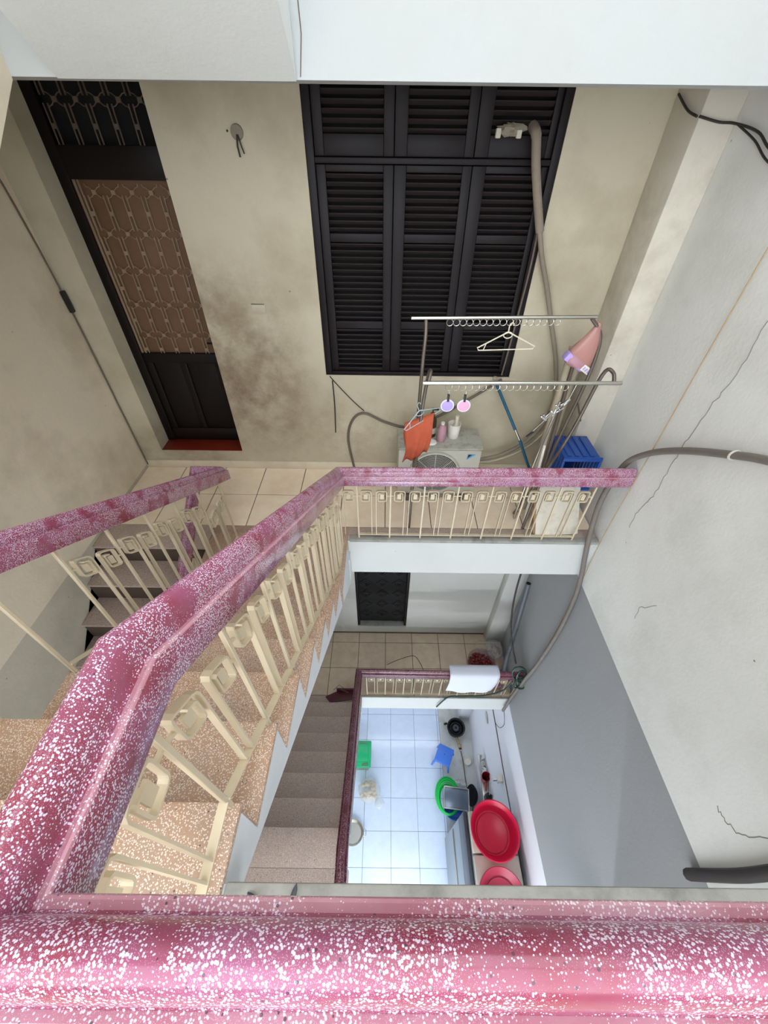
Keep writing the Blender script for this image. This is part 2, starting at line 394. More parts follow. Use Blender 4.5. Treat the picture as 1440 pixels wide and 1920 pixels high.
# landings: slab with front beam
def landing(name, zt, zb, y0, mat):
    s = MB().box(XL, XR, y0, YB, zt - 0.14, zt); s.box(-0.285 if zt < 9 else -1.45, XR, y0, y0 + 0.2, zb, zt - 0.14)
    s.box(XL, -1.45, 2.19, 2.40, zb, zt - .14) if zt < 9 else s.box(XL, -1.45, y0, y0 + .2, zb, zt - .14)
    if zt < 9: s.box(-1.45, -0.285, 2.19, 2.40, zb, zt - .14)
    return struct(s.build(name, mat, smooth=False))
slab_u = landing('landing_slab', ZU - 0.012, 6.16, 2.285, 'white_wall')
slab_m = landing('landing_slab', ZM - 0.012, 2.98, 2.285, 'white_wall')
slab_t = landing('landing_slab', 9.65, 9.222, 2.30, 'beam_white')
# plastered soffit line: the beam over the camera's view is cracked where the upper flight joins
# terrazzo margins and tiles of both landings
def tiles(parent, xs, ys, z, mat, gap=0.007, th=0.012):
    for i in range(len(xs)-1):
        for j in range(len(ys)-1):
            a, b, c, d = xs[i], xs[i+1], ys[j], ys[j+1]
            if b - a < 0.02 or d - c < 0.02: continue
            o = MB().box(a+gap/2, b-gap/2, c+gap/2, d-gap/2, z-th, z + random.uniform(-.0006, .0006)).build('tile', mat, parent, bevel=0.0015, seg=1)
def grid(a, b, o, step):
    k = math.ceil((a - o)/step + 1e-6); out = [a]
    while o + k*step < b - 1e-6:
        if o + k*step - a > 0.02: out.append(o + k*step)
        k += 1
    return out + [b]
MB().box(XL, 1.79, 2.436, YB-.002, ZU-.0125, ZU-.005).build('grout_bed', 'grout', slab_u)
MB().box(XL, 1.79, 2.286, YB-.002, ZM-.0125, ZM-.005).build('grout_bed', 'grout', slab_m)
tiles(slab_u, grid(XL, 1.79, -0.79, .4), [2.435, 2.842, YB - .005], ZU, 'beige_tile')
tiles(slab_m, grid(XL, 1.79, 0.448, .4), [2.285, 2.68, 3.08, YB - .005], ZM, 'low_tile')
MB().box(-1.445, -0.30, 1.70, 2.433, ZU-.12, ZU).build('nosing_strip', 'tan', slab_u, bevel=.004)
MB().box(-0.30, 1.79, 2.34, 2.433, ZU-.012, ZU).build('margin_strip', 'old_tan', slab_u, bevel=.003)
MB().box(-0.285, 1.795, 2.275, 2.34, ZU-.02, ZU+.012).build('edge_kerb', 'cement', slab_u, bevel=.008)
MB().box(-0.285, 1.795, 2.265, 2.287, ZM-.02, ZM+.008).build('edge_kerb', 'cement', slab_m, bevel=.006)
# skirting line at the back wall
struct(MB().box(XL, 1.60, YB-.012, YB, ZU, ZU+.085).build('baseboard_back', 'cream_left', bevel=.004))
struct(MB().box(XL, 1.56, YB-.012, YB, ZM, ZM+.02).build('baseboard_back_lower', 'grout', bevel=.003))
# half landings on the camera side
def half(name, zt, mat, edge, yext, x1):
    s = struct(MB().box(XL, XR, YF, edge, zt - .16, zt - .012).build(name, 'white_wall', smooth=False))
    MB().box(XL, x1, YF, yext, zt - .012, zt).build('paving', mat, s, bevel=.003)
    return s
hl = half('half_landing_slab', ZF, 'tan', 0.075, -0.047, -0.33)
MB().box(-0.33, 1.79, YF, -0.06, ZF-.012, ZF).build('paving', 'tan', hl)
MB().box(-0.33, 1.79, -0.06, 0.078, ZF-.014, ZF+.002).build('edge_kerb', 'cement', hl, bevel=.006)
hl2 = half('half_landing_slab', ZF2, 'old_tan', 0.075, 0.05, 1.79)
struct(MB().box(XL, -0.4, YF, -0.3, 10.85, 11.0).build('half_landing_slab', 'white_wall', smooth=False))

# ------------------------------------------------------------------ kitchen floor
fl = struct(MB().box(XL, 1.85, YF - 1.0, 3.75, -0.12, -0.012).build('floor', 'grey_grout', smooth=False))
tiles(fl, grid(XL, 1.21, 0.195, .487), grid(YF, 3.75, 2.28, .494), 0.0, 'white_tile', gap=.005)
MB().box(1.213, 1.85, YF, 3.75, -.012, 0.0).build('screed_strip', 'screed', fl)

# ------------------------------------------------------------------ stair flights
def flight(name, x0, x1, y_top, z_bot, rise, going, n, dirn, mat, side_mat, label, skew=0.0, depth=0.19, top_end=None, bot_end=None, rmat=None):
    """n risers; dirn=-1 climbs towards the camera (-Y), +1 climbs away. nosing k at y_top + dirn*going*(k-n)... """
    ys = [y_top - dirn*going*(n-k) for k in range(1, n+1)]      # nosing y for tread k = 1..n
    poly_top = []; zs = [z_bot + rise*k for k in range(1, n+1)]
    # stringer body: saw-tooth top, sloped soffit
    pts = []
    for k in range(n):
        zlow = zs[k] - rise
        pts += [(ys[k], zlow - .022), (ys[k], zs[k] - .022)]
    slope = rise/going*dirn
    def sof(y): return zs[-1] + slope*(y - ys[-1]) - depth
    yend = top_end if top_end is not None else ys[-1] + dirn*0.02
    pts += [(yend, zs[-1] - .022), (yend, min(sof(yend), zs[-1] - .10))]
    y0 = bot_end if bot_end is not None else ys[0] - dirn*0.02
    pts += [(y0, sof(y0)), (y0, zs[0] - rise - .022)]
    body = MB().prism(pts, x0 + .003, x1 - .001, 'x')
    if skew:
        for v in body.v: v.x += skew * (v.y) * (1 if v.x > (x0+x1)/2 else 1)
    o = struct(body.build(name, side_mat, smooth=False), label)
    nos = 0.018
    for k in range(n):
        a = ys[k] - dirn*nos; b = (ys[k+1] if k < n-1 else ys[k] + dirn*going)
        tr = MB().box(x0, x1, min(a,b), max(a,b), zs[k] - .022, zs[k])
        rs = MB().box(x0 + .004, x1 - .004, min(ys[k]-dirn*.006, ys[k]+dirn*.006), max(ys[k]-dirn*.006, ys[k]+dirn*.006), zs[k]-rise, zs[k]-.022)
        for mbx in (tr, rs):
            for v in mbx.v: v.x += skew * v.y
        tr.build('tread', mat, o, bevel=.006)
        rs.build('riser', rmat or mat, o)
    return o
# upper flight between the two pink rails, climbs towards the camera
flight('stair_flight', -1.245, -0.338, 0.202, ZU, 0.19, 0.247, 7, -1, 'tan', 'stringer',
       'terrazzo stair flight climbing to the half landing between two pink rails', skew=.022, top_end=.076, bot_end=2.19, depth=.27)
# flight below it on the left, climbs away from the camera to the upper landing
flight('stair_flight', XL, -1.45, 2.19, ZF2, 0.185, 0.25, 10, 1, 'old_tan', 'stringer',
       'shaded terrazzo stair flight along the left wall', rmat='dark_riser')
# flight from the lower landing, climbs towards the camera
flight('stair_flight', -1.27, -0.255, 0.62, ZM, 0.19, 0.247, 7, -1, 'old_tan', 'stringer',
       'worn brown terrazzo stair flight beside the maroon rail', skew=-.008, bot_end=2.285)
MB().box(-1.27, -0.275, 2.115, 2.284, ZM-.14, ZM).build('nosing_strip', 'old_tan', slab_m, bevel=.004)
MB().box(-1.27, -0.255, 0.052, 0.372, ZF2-.15, ZF2).build('paving', 'old_tan', hl2)
# the flights overhead
flight('stair_flight', XL, -1.47, 2.19, ZF, 0.1922, 0.25, 9, 1, 'old_tan', 'cream_left',
       'pale stair flight overhead along the left wall', depth=.52, top_end=2.299)
flight('stair_flight', -1.29, -0.36, 0.30, 9.65, 0.19, 0.25, 7, -1, 'old_tan', 'white_wall',
       'upper stair flight overhead out of view', depth=.25, bot_end=2.29)

# ------------------------------------------------------------------ balustrades
def sweep(path, pre=None, post=None, prof=None):
    prof = prof or RAIL
    path = [Vector(p) for p in path]; mb = MB(); n = len(prof); vs = []
    for i, p in enumerate(path):
        a = path[i-1] if i > 0 else (Vector(pre) if pre else None)
        b = path[i+1] if i < len(path)-1 else (Vector(post) if post else None)
        d1 = (p - a) if a is not None else (b - p); d2 = (b - p) if b is not None else (p - a)
        d1 = Vector((d1.x, d1.y)).normalized(); d2 = Vector((d2.x, d2.y)).normalized()
        n1 = Vector((d1.y, -d1.x)); n2 = Vector((d2.y, -d2.x)); m = n1 + n2
        m = m / max(0.25, m.dot(n1)) if m.length > 1e-6 else n1
        vs += [(p.x + w*m.x, p.y + w*m.y, p.z + h) for w, h in prof]
    fs = [(i*n+k, i*n+(k+1) % n, (i+1)*n+(k+1) % n, (i+1)*n+k) for i in range(len(path)-1) for k in range(n)]
    fs += [tuple(range(n-1, -1, -1)), tuple(range((len(path)-1)*n, len(path)*n))]
    return mb.add(vs, fs)
_h = [(.039, 0), (.041, .003), (.041, .080), (.0395, .0835), (.0365, .085), (.0295, .0825), (.0265, .088)] + [(.0265*math.cos(a), .094 + .046*math.sin(a)) for a in [math.pi/2*k/9 for k in range(10)]]
RAIL = _h + [(-w, h) for w, h in reversed(_h[:-1])]

def wear_ledges(o, npath):
    o.data.materials.append(M['pink_worn']); n = len(RAIL)
    for i in range(npath - 1):
        for k in (2, 3, 4): 
            o.data.polygons[i*n + k].material_index = 1; o.data.polygons[i*n + n - 2 - k].material_index = 1
def ribbon(pts, gauge, width, slope=0.0):
    """flat strip bent edgewise: path in the (s,h) plane, gauge thick in that plane, width across it (local y)"""
    P = [Vector((s, h + slope*s)) for s, h in pts]; n = len(P); L = []; R = []
    for i, p in enumerate(P):
        d1 = (P[i]-P[i-1]).normalized() if i else (P[1]-P[0]).normalized()
        d2 = (P[i+1]-P[i]).normalized() if i < n-1 else d1
        n1 = Vector((-d1.y, d1.x)); n2 = Vector((-d2.y, d2.x)); m = n1+n2; m = m/max(.35, m.dot(n1))
        L.append(p + m*gauge/2); R.append(p - m*gauge/2)
    vs = []
    for q in (-width/2, width/2):
        vs += [(v.x, q, v.y) for v in L] + [(v.x, q, v.y) for v in R]
    o = 2*n; fs = []
    for i in range(n-1):
        fs += [(i, i+1, n+i+1, n+i), (o+i, o+n+i, o+n+i+1, o+i+1), (i, o+i, o+i+1, i+1), (n+i, n+i+1, o+n+i+1, o+n+i)]
    fs += [(0, n, o+n, o), (n-1, o+n-1, o+2*n-1, 2*n-1)]
    return MB().add(vs, fs)
SC = {}
def scroll_meshes(slope, L, top, mirror):
    key = (round(slope, 3), round(L, 3), round(top, 3), mirror)
    if key in SC: return SC[key]
    g = L/2 - .018; w = g - .030; sg = -1 if mirror else 1
    # path: up the middle upright, over the top, down beside the baluster, back, up inside (a key spiral)
    BH = .10
    q = [(g, .055), (g, top-.018), (g-.005, top-.005), (g-.018, top), (g-w+.012, top), (g-w+.003, top-.004), (g-w, top-.014),
         (g-w, top-BH+.012), (g-w+.004, top-BH+.004), (g-w+.012, top-BH), (g-.024, top-BH), (g-.018, top-BH+.004), (g-.016, top-BH+.012), (g-.016, top-.030), (g-.022, top-.024), (g-.042, top-.024)]
    base = L if mirror else 0
    q = [(base + sg*s, h) for s, h in q]
    if mirror: q = q[::-1]
    frame = shared(ribbon(q, .0055, .019, slope), 'scroll_frame', 'ivory', smooth=False)
    cs = base + sg*(g - w/2 - .004); ch = top - .058
    pl = MB(); hw, hh = .014, .024
    vs = [(cs+a*hw, b*.004, ch+c*hh+slope*(cs+a*hw)) for b in (-1,1) for a, c in ((-1,-1),(1,-1),(1,1),(-1,1))]
    pl.add(vs, [(0,3,2,1),(4,5,6,7),(0,1,5,4),(1,2,6,5),(2,3,7,6),(3,0,4,7)])
    plate = shared(pl, 'scroll_plate', 'ivory', smooth=False)
    a0, a1 = sorted((base + sg*0.0, base + sg*(g-w)))
    stub = MB()
    hs = top - .05
    stub.add([(s, y, hs + dz + slope*s) for s in (a0, a1) for y in (-.004,.004) for dz in (-.004,.004)],
             [(0,1,3,2),(4,6,7,5),(0,4,5,1),(2,3,7,6),(0,2,6,4),(1,5,7,3)])
    st = shared(stub, 'link', 'ivory', smooth=False)
    SC[key] = (frame, plate, st); return SC[key]
BAR = {}
def balustrade(root, posts, rail_z, yaw, broken=()):
    """posts: list of (x,y,zfoot); rail_z: function of post index -> z of rail underside; yaw: heading of the run"""
    for i, (x, y, z) in enumerate(posts):
        h = rail_z(i) - z
        b = MB().box(-.0065, .0065, -.0065, .0065, 0, h + .006)
        me = shared(b, 'baluster', 'ivory', bevel=.0015, seg=1)
        o = put('baluster', me, (x, y, z), root); o.rotation_euler = (0, 0, yaw)
    for i in range(len(posts)-1):
        (x, y, z), (x2, y2, z2) = posts[i], posts[i+1]
        L = math.hypot(x2-x, y2-y); slope = (z2-z)/L; rs = (rail_z(i+1) - rail_z(i))/L
        hgt = min(rail_z(i)-z, rail_z(i+1)-z2)
        top = hgt - .075
        for mir in (False, True):
            if (i, mir) in broken: continue
            fr, pl, st = scroll_meshes(slope, L, top, mir)
            a = put('scroll_frame', fr, (x, y, z), root); a.rotation_euler = (0, 0, yaw)
            b = put('scroll_plate', pl, (x, y, z), a); c = put('link', st, (x, y, z), a)
        if (i, 'bar') in broken: continue
        key = (round(slope,3), round(L,3))
        if key not in BAR:
            g = L/2 - .019
            mb = ribbon([(.004, .055), (L-.004, .055)], .0055, .022, slope)
            BAR[key] = shared(mb, 'bottom_bar', 'ivory', smooth=False)
        o = put('bottom_bar', BAR[key], (x, y, z), root); o.rotation_euler = (0, 0, yaw)

FRZ = 8.485
P_fr = (1.79, -.015, FRZ); P_c = (-.354, -.015, FRZ); P_b = (-.352, .26, FRZ); P_e = (-.332, 2.305, 7.19); P_r = (1.79, 2.305, 7.212)
# one continuous rail: front edge under the camera, down the flight, along the upper landing
t = thing('balustrade', 'long speckled pink terrazzo rail on cream scroll balusters running around the open well', 'railing', (-.35, 1.0, ZU))
wear_ledges(sweep([P_fr, P_c], None, P_b).build('front_handrail', 'pink', t, ang=34), 2)
balustrade(t, [(-.20 + .25*k, -.015, ZF) for k in range(8)], lambda i: FRZ, 0)
wear_ledges(sweep([P_c, P_b, P_e], P_fr, P_r).build('stair_handrail', 'pink', t, ang=34), 3)
def rail_at(y): return FRZ if y < .26 else FRZ + (7.19-FRZ)*(y-.26)/(2.305-.26)
def xr(y): return -.360 + .013*y
pl_ = [(xr(-.035), -.035, ZF)] + [(xr(.212 + .247*j), .212 + .247*j, ZF - .19*j) for j in range(7)] + [(xr(1.95), 1.95, ZU), (xr(2.2), 2.2, ZU)]
balustrade(t, pl_, lambda i: rail_at(pl_[i][1]), math.pi/2 - .0087)
wear_ledges(sweep([P_e, P_r], P_b, None).build('landing_handrail', 'pink', t, ang=34), 2)
pp = [(-.205 + .2535*k, 2.305, ZU) for k in range(8)]
balustrade(t, pp, lambda i: 7.19 + .01*(pp[i][0]+.33), 0)
fr, pl, st = scroll_meshes(0.0, .2535, .525, True)
a = put('scroll_frame', fr, (-.205-.2535, 2.305, ZU), t); put('scroll_plate', pl, (-.205-.2535, 2.305, ZU), a); put('link', st, (-.205-.2535, 2.305, ZU), a)
# inner rail on the left side of the upper flight, turning down into the flight below
t = thing('balustrade', 'speckled pink terrazzo rail at far left beside the upper flight', 'railing', (-1.22, 1.3, ZU))
P0 = (-1.20, -.3, 8.39); P1 = (-1.20, .26, 8.39); P2 = (-1.205, 2.345, 7.15); P3 = (-1.405, 2.345, 7.15); P4 = (-1.405, -.2, 7.15 - .66*2.545)
sweep([P0, P1, P2, P3, P4]).build('handrail', 'pink', t, ang=34)
pi_ = [(-1.20, .459 + .247*j, ZF - .19*(j+1)) for j in range(6)] + [(-1.20, 1.95, ZU), (-1.205, 2.26, ZU)]
def rail_in(y): return 8.39 + (7.15-8.39)*(y-.26)/(2.345-.26)
balustrade(t, pi_, lambda i: rail_in(pi_[i][1]), math.pi/2, broken=((0, False), (0, True), (0, 'bar'), (1, False), (1, True)))
pl2 = [(-1.40, 2.19 - .25*j, ZU - .185*j) for j in range(1, 7)]
balustrade(t, pl2, lambda i: 7.15 - .66*(2.345 - pl2[i][1]), -math.pi/2)
# lower storey rails
LRZ = 4.02
Q_c = (-.262, -.015, 5.30); Q_b = (-.268, .42, 5.30); Q_e = (-.290, 2.305, LRZ); Q_r = (1.79, 2.305, LRZ - .03)
t = thing('balustrade', 'dark maroon terrazzo rail around the well one storey down', 'railing', (-.28, 1.0, ZM))
sweep([Q_c, Q_b, Q_e], (1.0, -.015, 5.30), Q_r).build('stair_handrail', 'maroon', t, ang=34)
pl3 = [(-.268 - .0117*(y-.42), y, z) for y, z in [(.63 + .247*j, ZF2 - .19*j) for j in range(6)] + [(2.10, ZM + .19)]]
balustrade(t, pl3, lambda i: 5.30 + (LRZ-5.30)*(pl3[i][1]-.42)/(2.305-.42), math.pi/2)
sweep([Q_e, Q_r], Q_b, None).build('landing_handrail', 'maroon', t, ang=34)
balustrade(t, [(-.20 + .2465*k, 2.305, ZM) for k in range(9)], lambda i: LRZ - .003*i, 0)

# ------------------------------------------------------------------ upper door (deep in its reveal)
dr = struct(MB().box(-2.17, -1.385, YB + .24, YB + .25, ZU + .2, 9.45).build('door_1', 'void', None, smooth=False), 'dark wooden door with a grille over a brown board')
DX0, DX1, DY = -2.17, -1.385, 3.45
def bx(name, mat, parent, *b, **kw): return MB().box(*b).build(name, mat, parent, **({'bevel': .004} | kw))
bx('threshold', 'red_wood', dr, DX0, DX1, 3.252, 3.47, 6.76, 6.795, bevel=.006)
for a, b in ((DX0, DX0 + .075), (DX1 - .05, DX1)): bx('jamb', 'black_wood', dr, a, b, DY - .03, DY + .03, 6.795, 9.45)
bx('transom_rail', 'black_wood', dr, DX0 + .075, DX1 - .05, DY - .03, DY + .03, 8.82, 8.99)
bx('mid_rail', 'black_wood', dr, DX0 + .075, DX1 - .05, DY - .02, DY + .02, 7.58, 7.665)
bx('bottom_rail', 'black_wood', dr, DX0 + .075, DX1 - .05, DY - .02, DY + .02, 6.795, 6.93)
for a, b in ((DX0 + .075, DX0 + .14), (-1.80, -1.74), (DX1 - .11, DX1 - .05)): bx('stile', 'black_wood', dr, a, b, DY - .018, DY + .018, 6.93, 7.58)
for a, b in ((DX0 + .14, -1.80), (-1.74, DX1 - .11)): bx('wood_panel', 'black_wood', dr, a, b, DY - .006, DY + .012, 6.93, 7.58, bevel=.005)
bx('board', 'board', dr, DX0 + .08, DX1 - .05, DY + .004, DY + .016, 7.665, 8.82)
for a, b in ((DX0 + .075, DX0 + .092), (DX0 + .105, DX0 + .115)): bx('glazing_bead', 'grille', dr, a, b, DY - .012, DY + .002, 7.665, 8.82, bevel=.002)
def grille(x0, x1, z0, z1, zrow, y):
    g = MB(); row = 0; z = zrow
    while z < z1 - .02:
        if z > z0 + .01:
            x = x0 + .03 + (row % 2)*.064
            while x < x1 - .02:
                g.box(x-.014, x+.014, y-.008, y+.004, z-.013, z+.013)
                za, zb = max(z0, z-.058), min(z1, z+.058)
                if row % 2 == 0:
                    for sx in (-.013, .013): g.box(x+sx-.0035, x+sx+.0035, y-.004, y+.004, max(z0, z-.10), min(z1, z+.10))
                else:
                    for sx in (-1, 1):
                        pts = [(x+sx*.012, y, z+.012), (x+sx*.030, y, z+.026), (x+sx*.045, y, z+.03), (x+sx*.051, y, min(z1, z+.045))]
                        g.tube(pts, .0035, 5)
                        pts = [(px, py, 2*z-pz) for px, py, pz in pts]; pts[-1] = (pts[-1][0], y, max(z0, pts[-1][2])); g.tube(pts, .0035, 5)
                x += .128
        z += .117; row += 1
    return g
grille(DX0 + .10, DX1 - .05, 7.665, 8.82, 7.70, DY - .008).build('grille', 'grille', dr)
grille(DX0 + .08, DX1 - .05, 8.99, 9.44, 9.075, DY - .02).build('transom_grille', 'dull_grille', dr)
MB().cyl((-1.50, DY-.03, 7.76), (-1.43, DY-.03, 7.76), .008, n=8).build('bolt', 'black_wood', dr)

# ------------------------------------------------------------------ shuttered window
wn = struct(MB().box(W1[0], W1[1], YB + .13, YB + .15, W1[2], W1[3]).build('window_1', 'void', None, smooth=False), 'dark louvred shutter window')
WY = YB + .045
for a, b in ((W1[0], W1[0] + .05), (W1[1] - .05, W1[1])): bx('frame_post', 'dark_wood', wn, a, b, WY - .04, WY + .06, W1[2], W1[3])
bx('frame_sill', 'dark_wood', wn, W1[0] + .05, W1[1] - .05, WY - .04, WY + .06, W1[2], W1[2] + .03)
bx('transom_bar', 'dark_wood', wn, W1[0] + .05, W1[1] - .05, WY - .036, WY + .05, 8.925, 8.955)
SLAT = {}
def slat(w):
    k = round(w, 3)
    if k not in SLAT:
        SLAT[k] = shared(MB().obox((0, 0, 0), w, .034, .007, Matrix.Rotation(math.radians(-38), 3, 'X')), 'slat', 'slat_wood', bevel=.0015, seg=1)
    return SLAT[k]
cols = [(-.445, -.02, -.395, -.035), (-.02 + .01, .515, .112, .458), (.525, .98, .605, .945)]
cols = [(-.448, .032, -.39, -.03), (.036, .516, .112, .458), (.520, .983, .603, .945)]
for ci, (a, b, c, d) in enumerate(cols):
    lf = bx('shutter_leaf', 'dark_wood', wn, a, c, WY - .02, WY + .02, W1[2] + .032, 8.92)
    bx('stile', 'dark_wood', lf, d, b, WY - .02, WY + .02, W1[2] + .032, 8.92)
    for z0, z1 in ((W1[2] + .032, 7.635), (7.945, 8.0), (8.515, 8.565), (8.885, 8.92)): bx('rail', 'dark_wood', lf, c, d, WY - .018, WY + .018, z0, z1)
    for z0, z1, n in ((7.635, 7.945, 8), (8.0, 8.515, 13), (8.565, 8.885, 8)):
        for k in range(n): put('slat', slat(d - c), ((c+d)/2, WY, z0 + (z1-z0)*(k+.5)/n), lf)
    tl = bx('transom_leaf', 'dark_wood', wn, a, c, WY - .02, WY + .02, 8.958, W1[3])
    bx('stile', 'dark_wood', tl, d, b, WY - .02, WY + .02, 8.958, W1[3]); bx('rail', 'dark_wood', tl, c, d, WY - .018, WY + .018, 8.958, 9.06)
    for k in range(10): put('slat', slat(d - c), ((c+d)/2, WY, 9.075 + k*.04), tl)

# ------------------------------------------------------------------ dark door on the lower landing
d2 = struct(MB().box(D2[0], D2[1], YB + .10, YB + .14, D2[2], D2[3]).build('door_2', 'void', None, smooth=False), 'near-black door with faint diamond lattice')
for a, b in ((D2[0], D2[0] + .035), (D2[1] - .035, D2[1])): bx('jamb', 'black_wood', d2, a, b, YB + .02, YB + .08, D2[2], D2[3])
bx('sill', 'cement', d2, D2[0], D2[1], YB + .005, YB + .10, D2[2] - .006, D2[2] + .012)
for iz in range(7):
    for ix in range(3):
        cx, cz = -.01 + (ix-1)*.23, 3.80 + iz*.25
        for r in (.085, .05): 
            pts = [(cx + r, YB + .09, cz), (cx, YB + .09, cz + r), (cx - r, YB + .09, cz), (cx, YB + .09, cz - r)]
            lm = MB()
            for a_, b_ in zip(pts, pts[1:] + pts[:1]): lm.cyl(a_, b_, .006, n=6)
            lm.build('lattice_diamond', 'dull_lattice', d2)

# ------------------------------------------------------------------ things on the upper landing
# outdoor condenser
ac = thing('air_conditioner_unit', 'aged white outdoor air conditioner unit standing on the upper landing', 'air conditioner', (.46, 2.95, ZU))
AX0, AX1, AY0, AY1, AZ0, AZ1 = .115, .815, 2.80, 3.10, 6.66, 7.155
bx('casing', 'ac', ac, AX0, AX1, AY0, AY1, AZ0, AZ1 - .012, bevel=.016)
bx('top_cover', 'dusty', ac, AX0 - .006, AX1 + .006, AY0 - .006, AY1 + .006, AZ1 - .012, AZ1 + .008, bevel=.01)
fc = (.43, AY0 - .006, 6.905)
MB().lathe([(0.005, 0), (.205, 0), (.205, .008), (.005, .008)], (fc[0], fc[1] + .009, fc[2]), 32, Matrix.Rotation(math.pi/2, 3, 'X')).build('fan_recess', 'ac_dark', ac)
g = MB()
for r in [.03 + .0135*k for k in range(13)]: g.torus((fc[0], fc[1]-.012, fc[2]), r, .0022, 'y', 28, 4)
for k in range(8):
    a = math.pi*k/4; g.cyl((fc[0]+.03*math.cos(a), fc[1]-.012, fc[2]+.03*math.sin(a)), (fc[0]+.208*math.cos(a), fc[1]-.010, fc[2]+.208*math.sin(a)), .003, n=5)
g.build('fan_grille', 'ac', ac)
MB().torus((fc[0], fc[1]-.006, fc[2]), .212, .011, 'y', 36, 8).build('grille_ring', 'ac', ac)
fan = MB()
for k in range(3):
    a = 2*math.pi*k/3 + .4
    pts = [(fc[0]+r*math.cos(a+da), fc[1]-.002+dy, fc[2]+r*math.sin(a+da)) for r, da, dy in ((.04,-.25,0),(.18,-.15,-.004),(.185,.55,.002),(.04,.35,.003))]
    fan.add(pts + [(x, y+.003, z) for x, y, z in pts], [(0,1,2,3),(7,6,5,4),(0,4,5,1),(1,5,6,2),(2,6,7,3),(3,7,4,0)])
fan.build('fan_blades', 'dark_grey', ac)
MB().prism([(.695, 7.05), (.70, 7.105), (.765, 7.105)], AY0 - .0025, AY0 - .0005, 'y').build('logo_blue', 'blue_mark', ac)
MB().prism([(.70, 7.07), (.702, 7.103), (.735, 7.103)], AY0 - .0040, AY0 - .0026, 'y').build('logo_black', 'black_mark', ac)
for x in (AX0 + .08, AX1 - .12): bx('foot', 'dull_steel', ac, x, x + .05, AY0 - .02, AY1 + .02, ZU, AZ0 + .002)
# bottles on the unit
zt = AZ1 + .008
def bottle(name, label, x, y, h, r, mat, pump=None, cap='white_plastic', lab=None):
    b = thing(name, label, 'bottle', (x, y, zt))
    MB().lathe([(.001, 0), (r*.92, 0), (r, .008), (r, h*.62), (r*.85, h*.74), (r*.38, h*.82), (r*.38, h*.86)], (x, y, zt), 20, capb=True, capt=True).build('body', mat, b)
    MB().lathe([(r*.46, 0), (r*.46, h*.10), (r*.2, h*.11), (.001, h*.11)], (x, y, zt + h*.845), 16, capb=True).build('cap', cap, b)
    if pump:
        MB().cyl((x, y, zt + h*.94), (x, y, zt + h*1.08), .006, n=8).box(x-.012, x+.045, y-.011, y+.011, zt + h*1.07, zt + h*1.12).build('pump', cap, b, bevel=.003)
    if lab: MB().lathe([(r*1.012, h*.16), (r*1.012, h*.40)], (x, y, zt), 20).build('paper_label', lab, b)
bottle('pump_bottle', 'tall dark brown pump bottle behind the mauve bottle on the air conditioner', .395, 2.99, .23, .04, 'brown_bottle', True, 'black_plastic', 'label_white')
bottle('bottle', 'mauve squeeze bottle with white cap on the air conditioner', .475, 2.91, .19, .034, 'pink_bottle')
tub = thing('plastic_tub', 'white plastic tub holding a pale tube on the air conditioner', 'tub', (.585, 2.98, zt))
MB().lathe([(.001, .003), (.042, .003), (.052, .13), (.055, .13), (.045, 0), (.001, 0)], (.585, 2.98, zt), 22).build('tub_wall', 'white_plastic', tub)
MB().lathe([(.022, 0), (.022, .10), (.012, .125), (.012, .15), (.016, .152), (.016, .185), (.001, .187)], (.60, 2.985, zt + .01), 14, capb=True).build('tube', 'cream_plastic', tub)
so = MB().lathe([(.001, 0), (.040, 0), (.046, .010), (.040, .024), (.001, .026)], (.385, 2.865, zt), 20, sx=1.1, sy=.85).build('soap_dish', 'white_plastic')
tag(so, 'small round white lid lying at the front edge of the air conditioner', 'lid')

# drying rack: two tiers of bars carried on bent legs
rk = thing('drying_rack', 'two-tier steel clothes drying rack standing behind the landing rail', 'clothes rack', (.82, 2.5, ZU))
def bar(name, pts, r, mat, parent, n=10, k=6): return MB().tube(smoothpath(pts, k) if len(pts) > 2 else pts, r, n).build(name, mat, parent, ang=60)
bar('front_bar', [(.235, 2.40, 7.93), (1.475, 2.40, 7.945)], .0125, 'steel', rk)
bar('rear_bar', [(.16, 2.74, 8.205), (1.345, 2.74, 8.225)], .0115, 'steel', rk)
bar('leg', [(.255, 2.74, 8.195), (.256, 2.70, 8.10), (.247, 2.66, 7.95), (.236, 2.58, 7.6), (.225, 2.50, 7.2), (.215, 2.43, ZU + .012)], .012, 'dull_steel', rk)
bar('leg', [(.265, 2.40, 7.92), (.285, 2.47, 7.975), (.275, 2.50, 7.93), (.25, 2.47, 7.7), (.235, 2.49, 7.2), (.225, 2.62, ZU + .012)], .012, 'dull_steel', rk)
bar('leg', [(1.315, 2.74, 8.215), (1.40, 2.73, 8.12), (1.415, 2.71, 7.98), (1.38, 2.66, 7.75), (1.28, 2.56, 7.3), (1.19, 2.43, ZU + .012)], .012, 'dull_steel', rk)
bar('leg', [(1.43, 2.40, 7.935), (1.43, 2.46, 7.985), (1.39, 2.50, 7.95), (1.33, 2.49, 7.55), (1.25, 2.49, 7.2), (1.16, 2.62, ZU + .012)], .012, 'dull_steel', rk)
bar('brace', [(1.36, 2.49, 7.62), (1.37, 2.63, 7.68)], .006, 'dull_steel', rk)
bar('brace', [(.24, 2.49, 7.55), (.24, 2.58, 7.6)], .006, 'dull_steel', rk)
ringm = shared(MB().torus((0, 0, 0), .021, .0023, 'y', 14, 5), 'hanging_ring', 'steel')
for k in range(18): put('hanging_ring', ringm, (.40 + k*.043, 2.40, 7.933 - .030 + k*.0005), rk)
for k in range(17): put('hanging_ring', ringm, (.41 + k*.043, 2.74, 8.21 - .030 + k*.0007), rk)
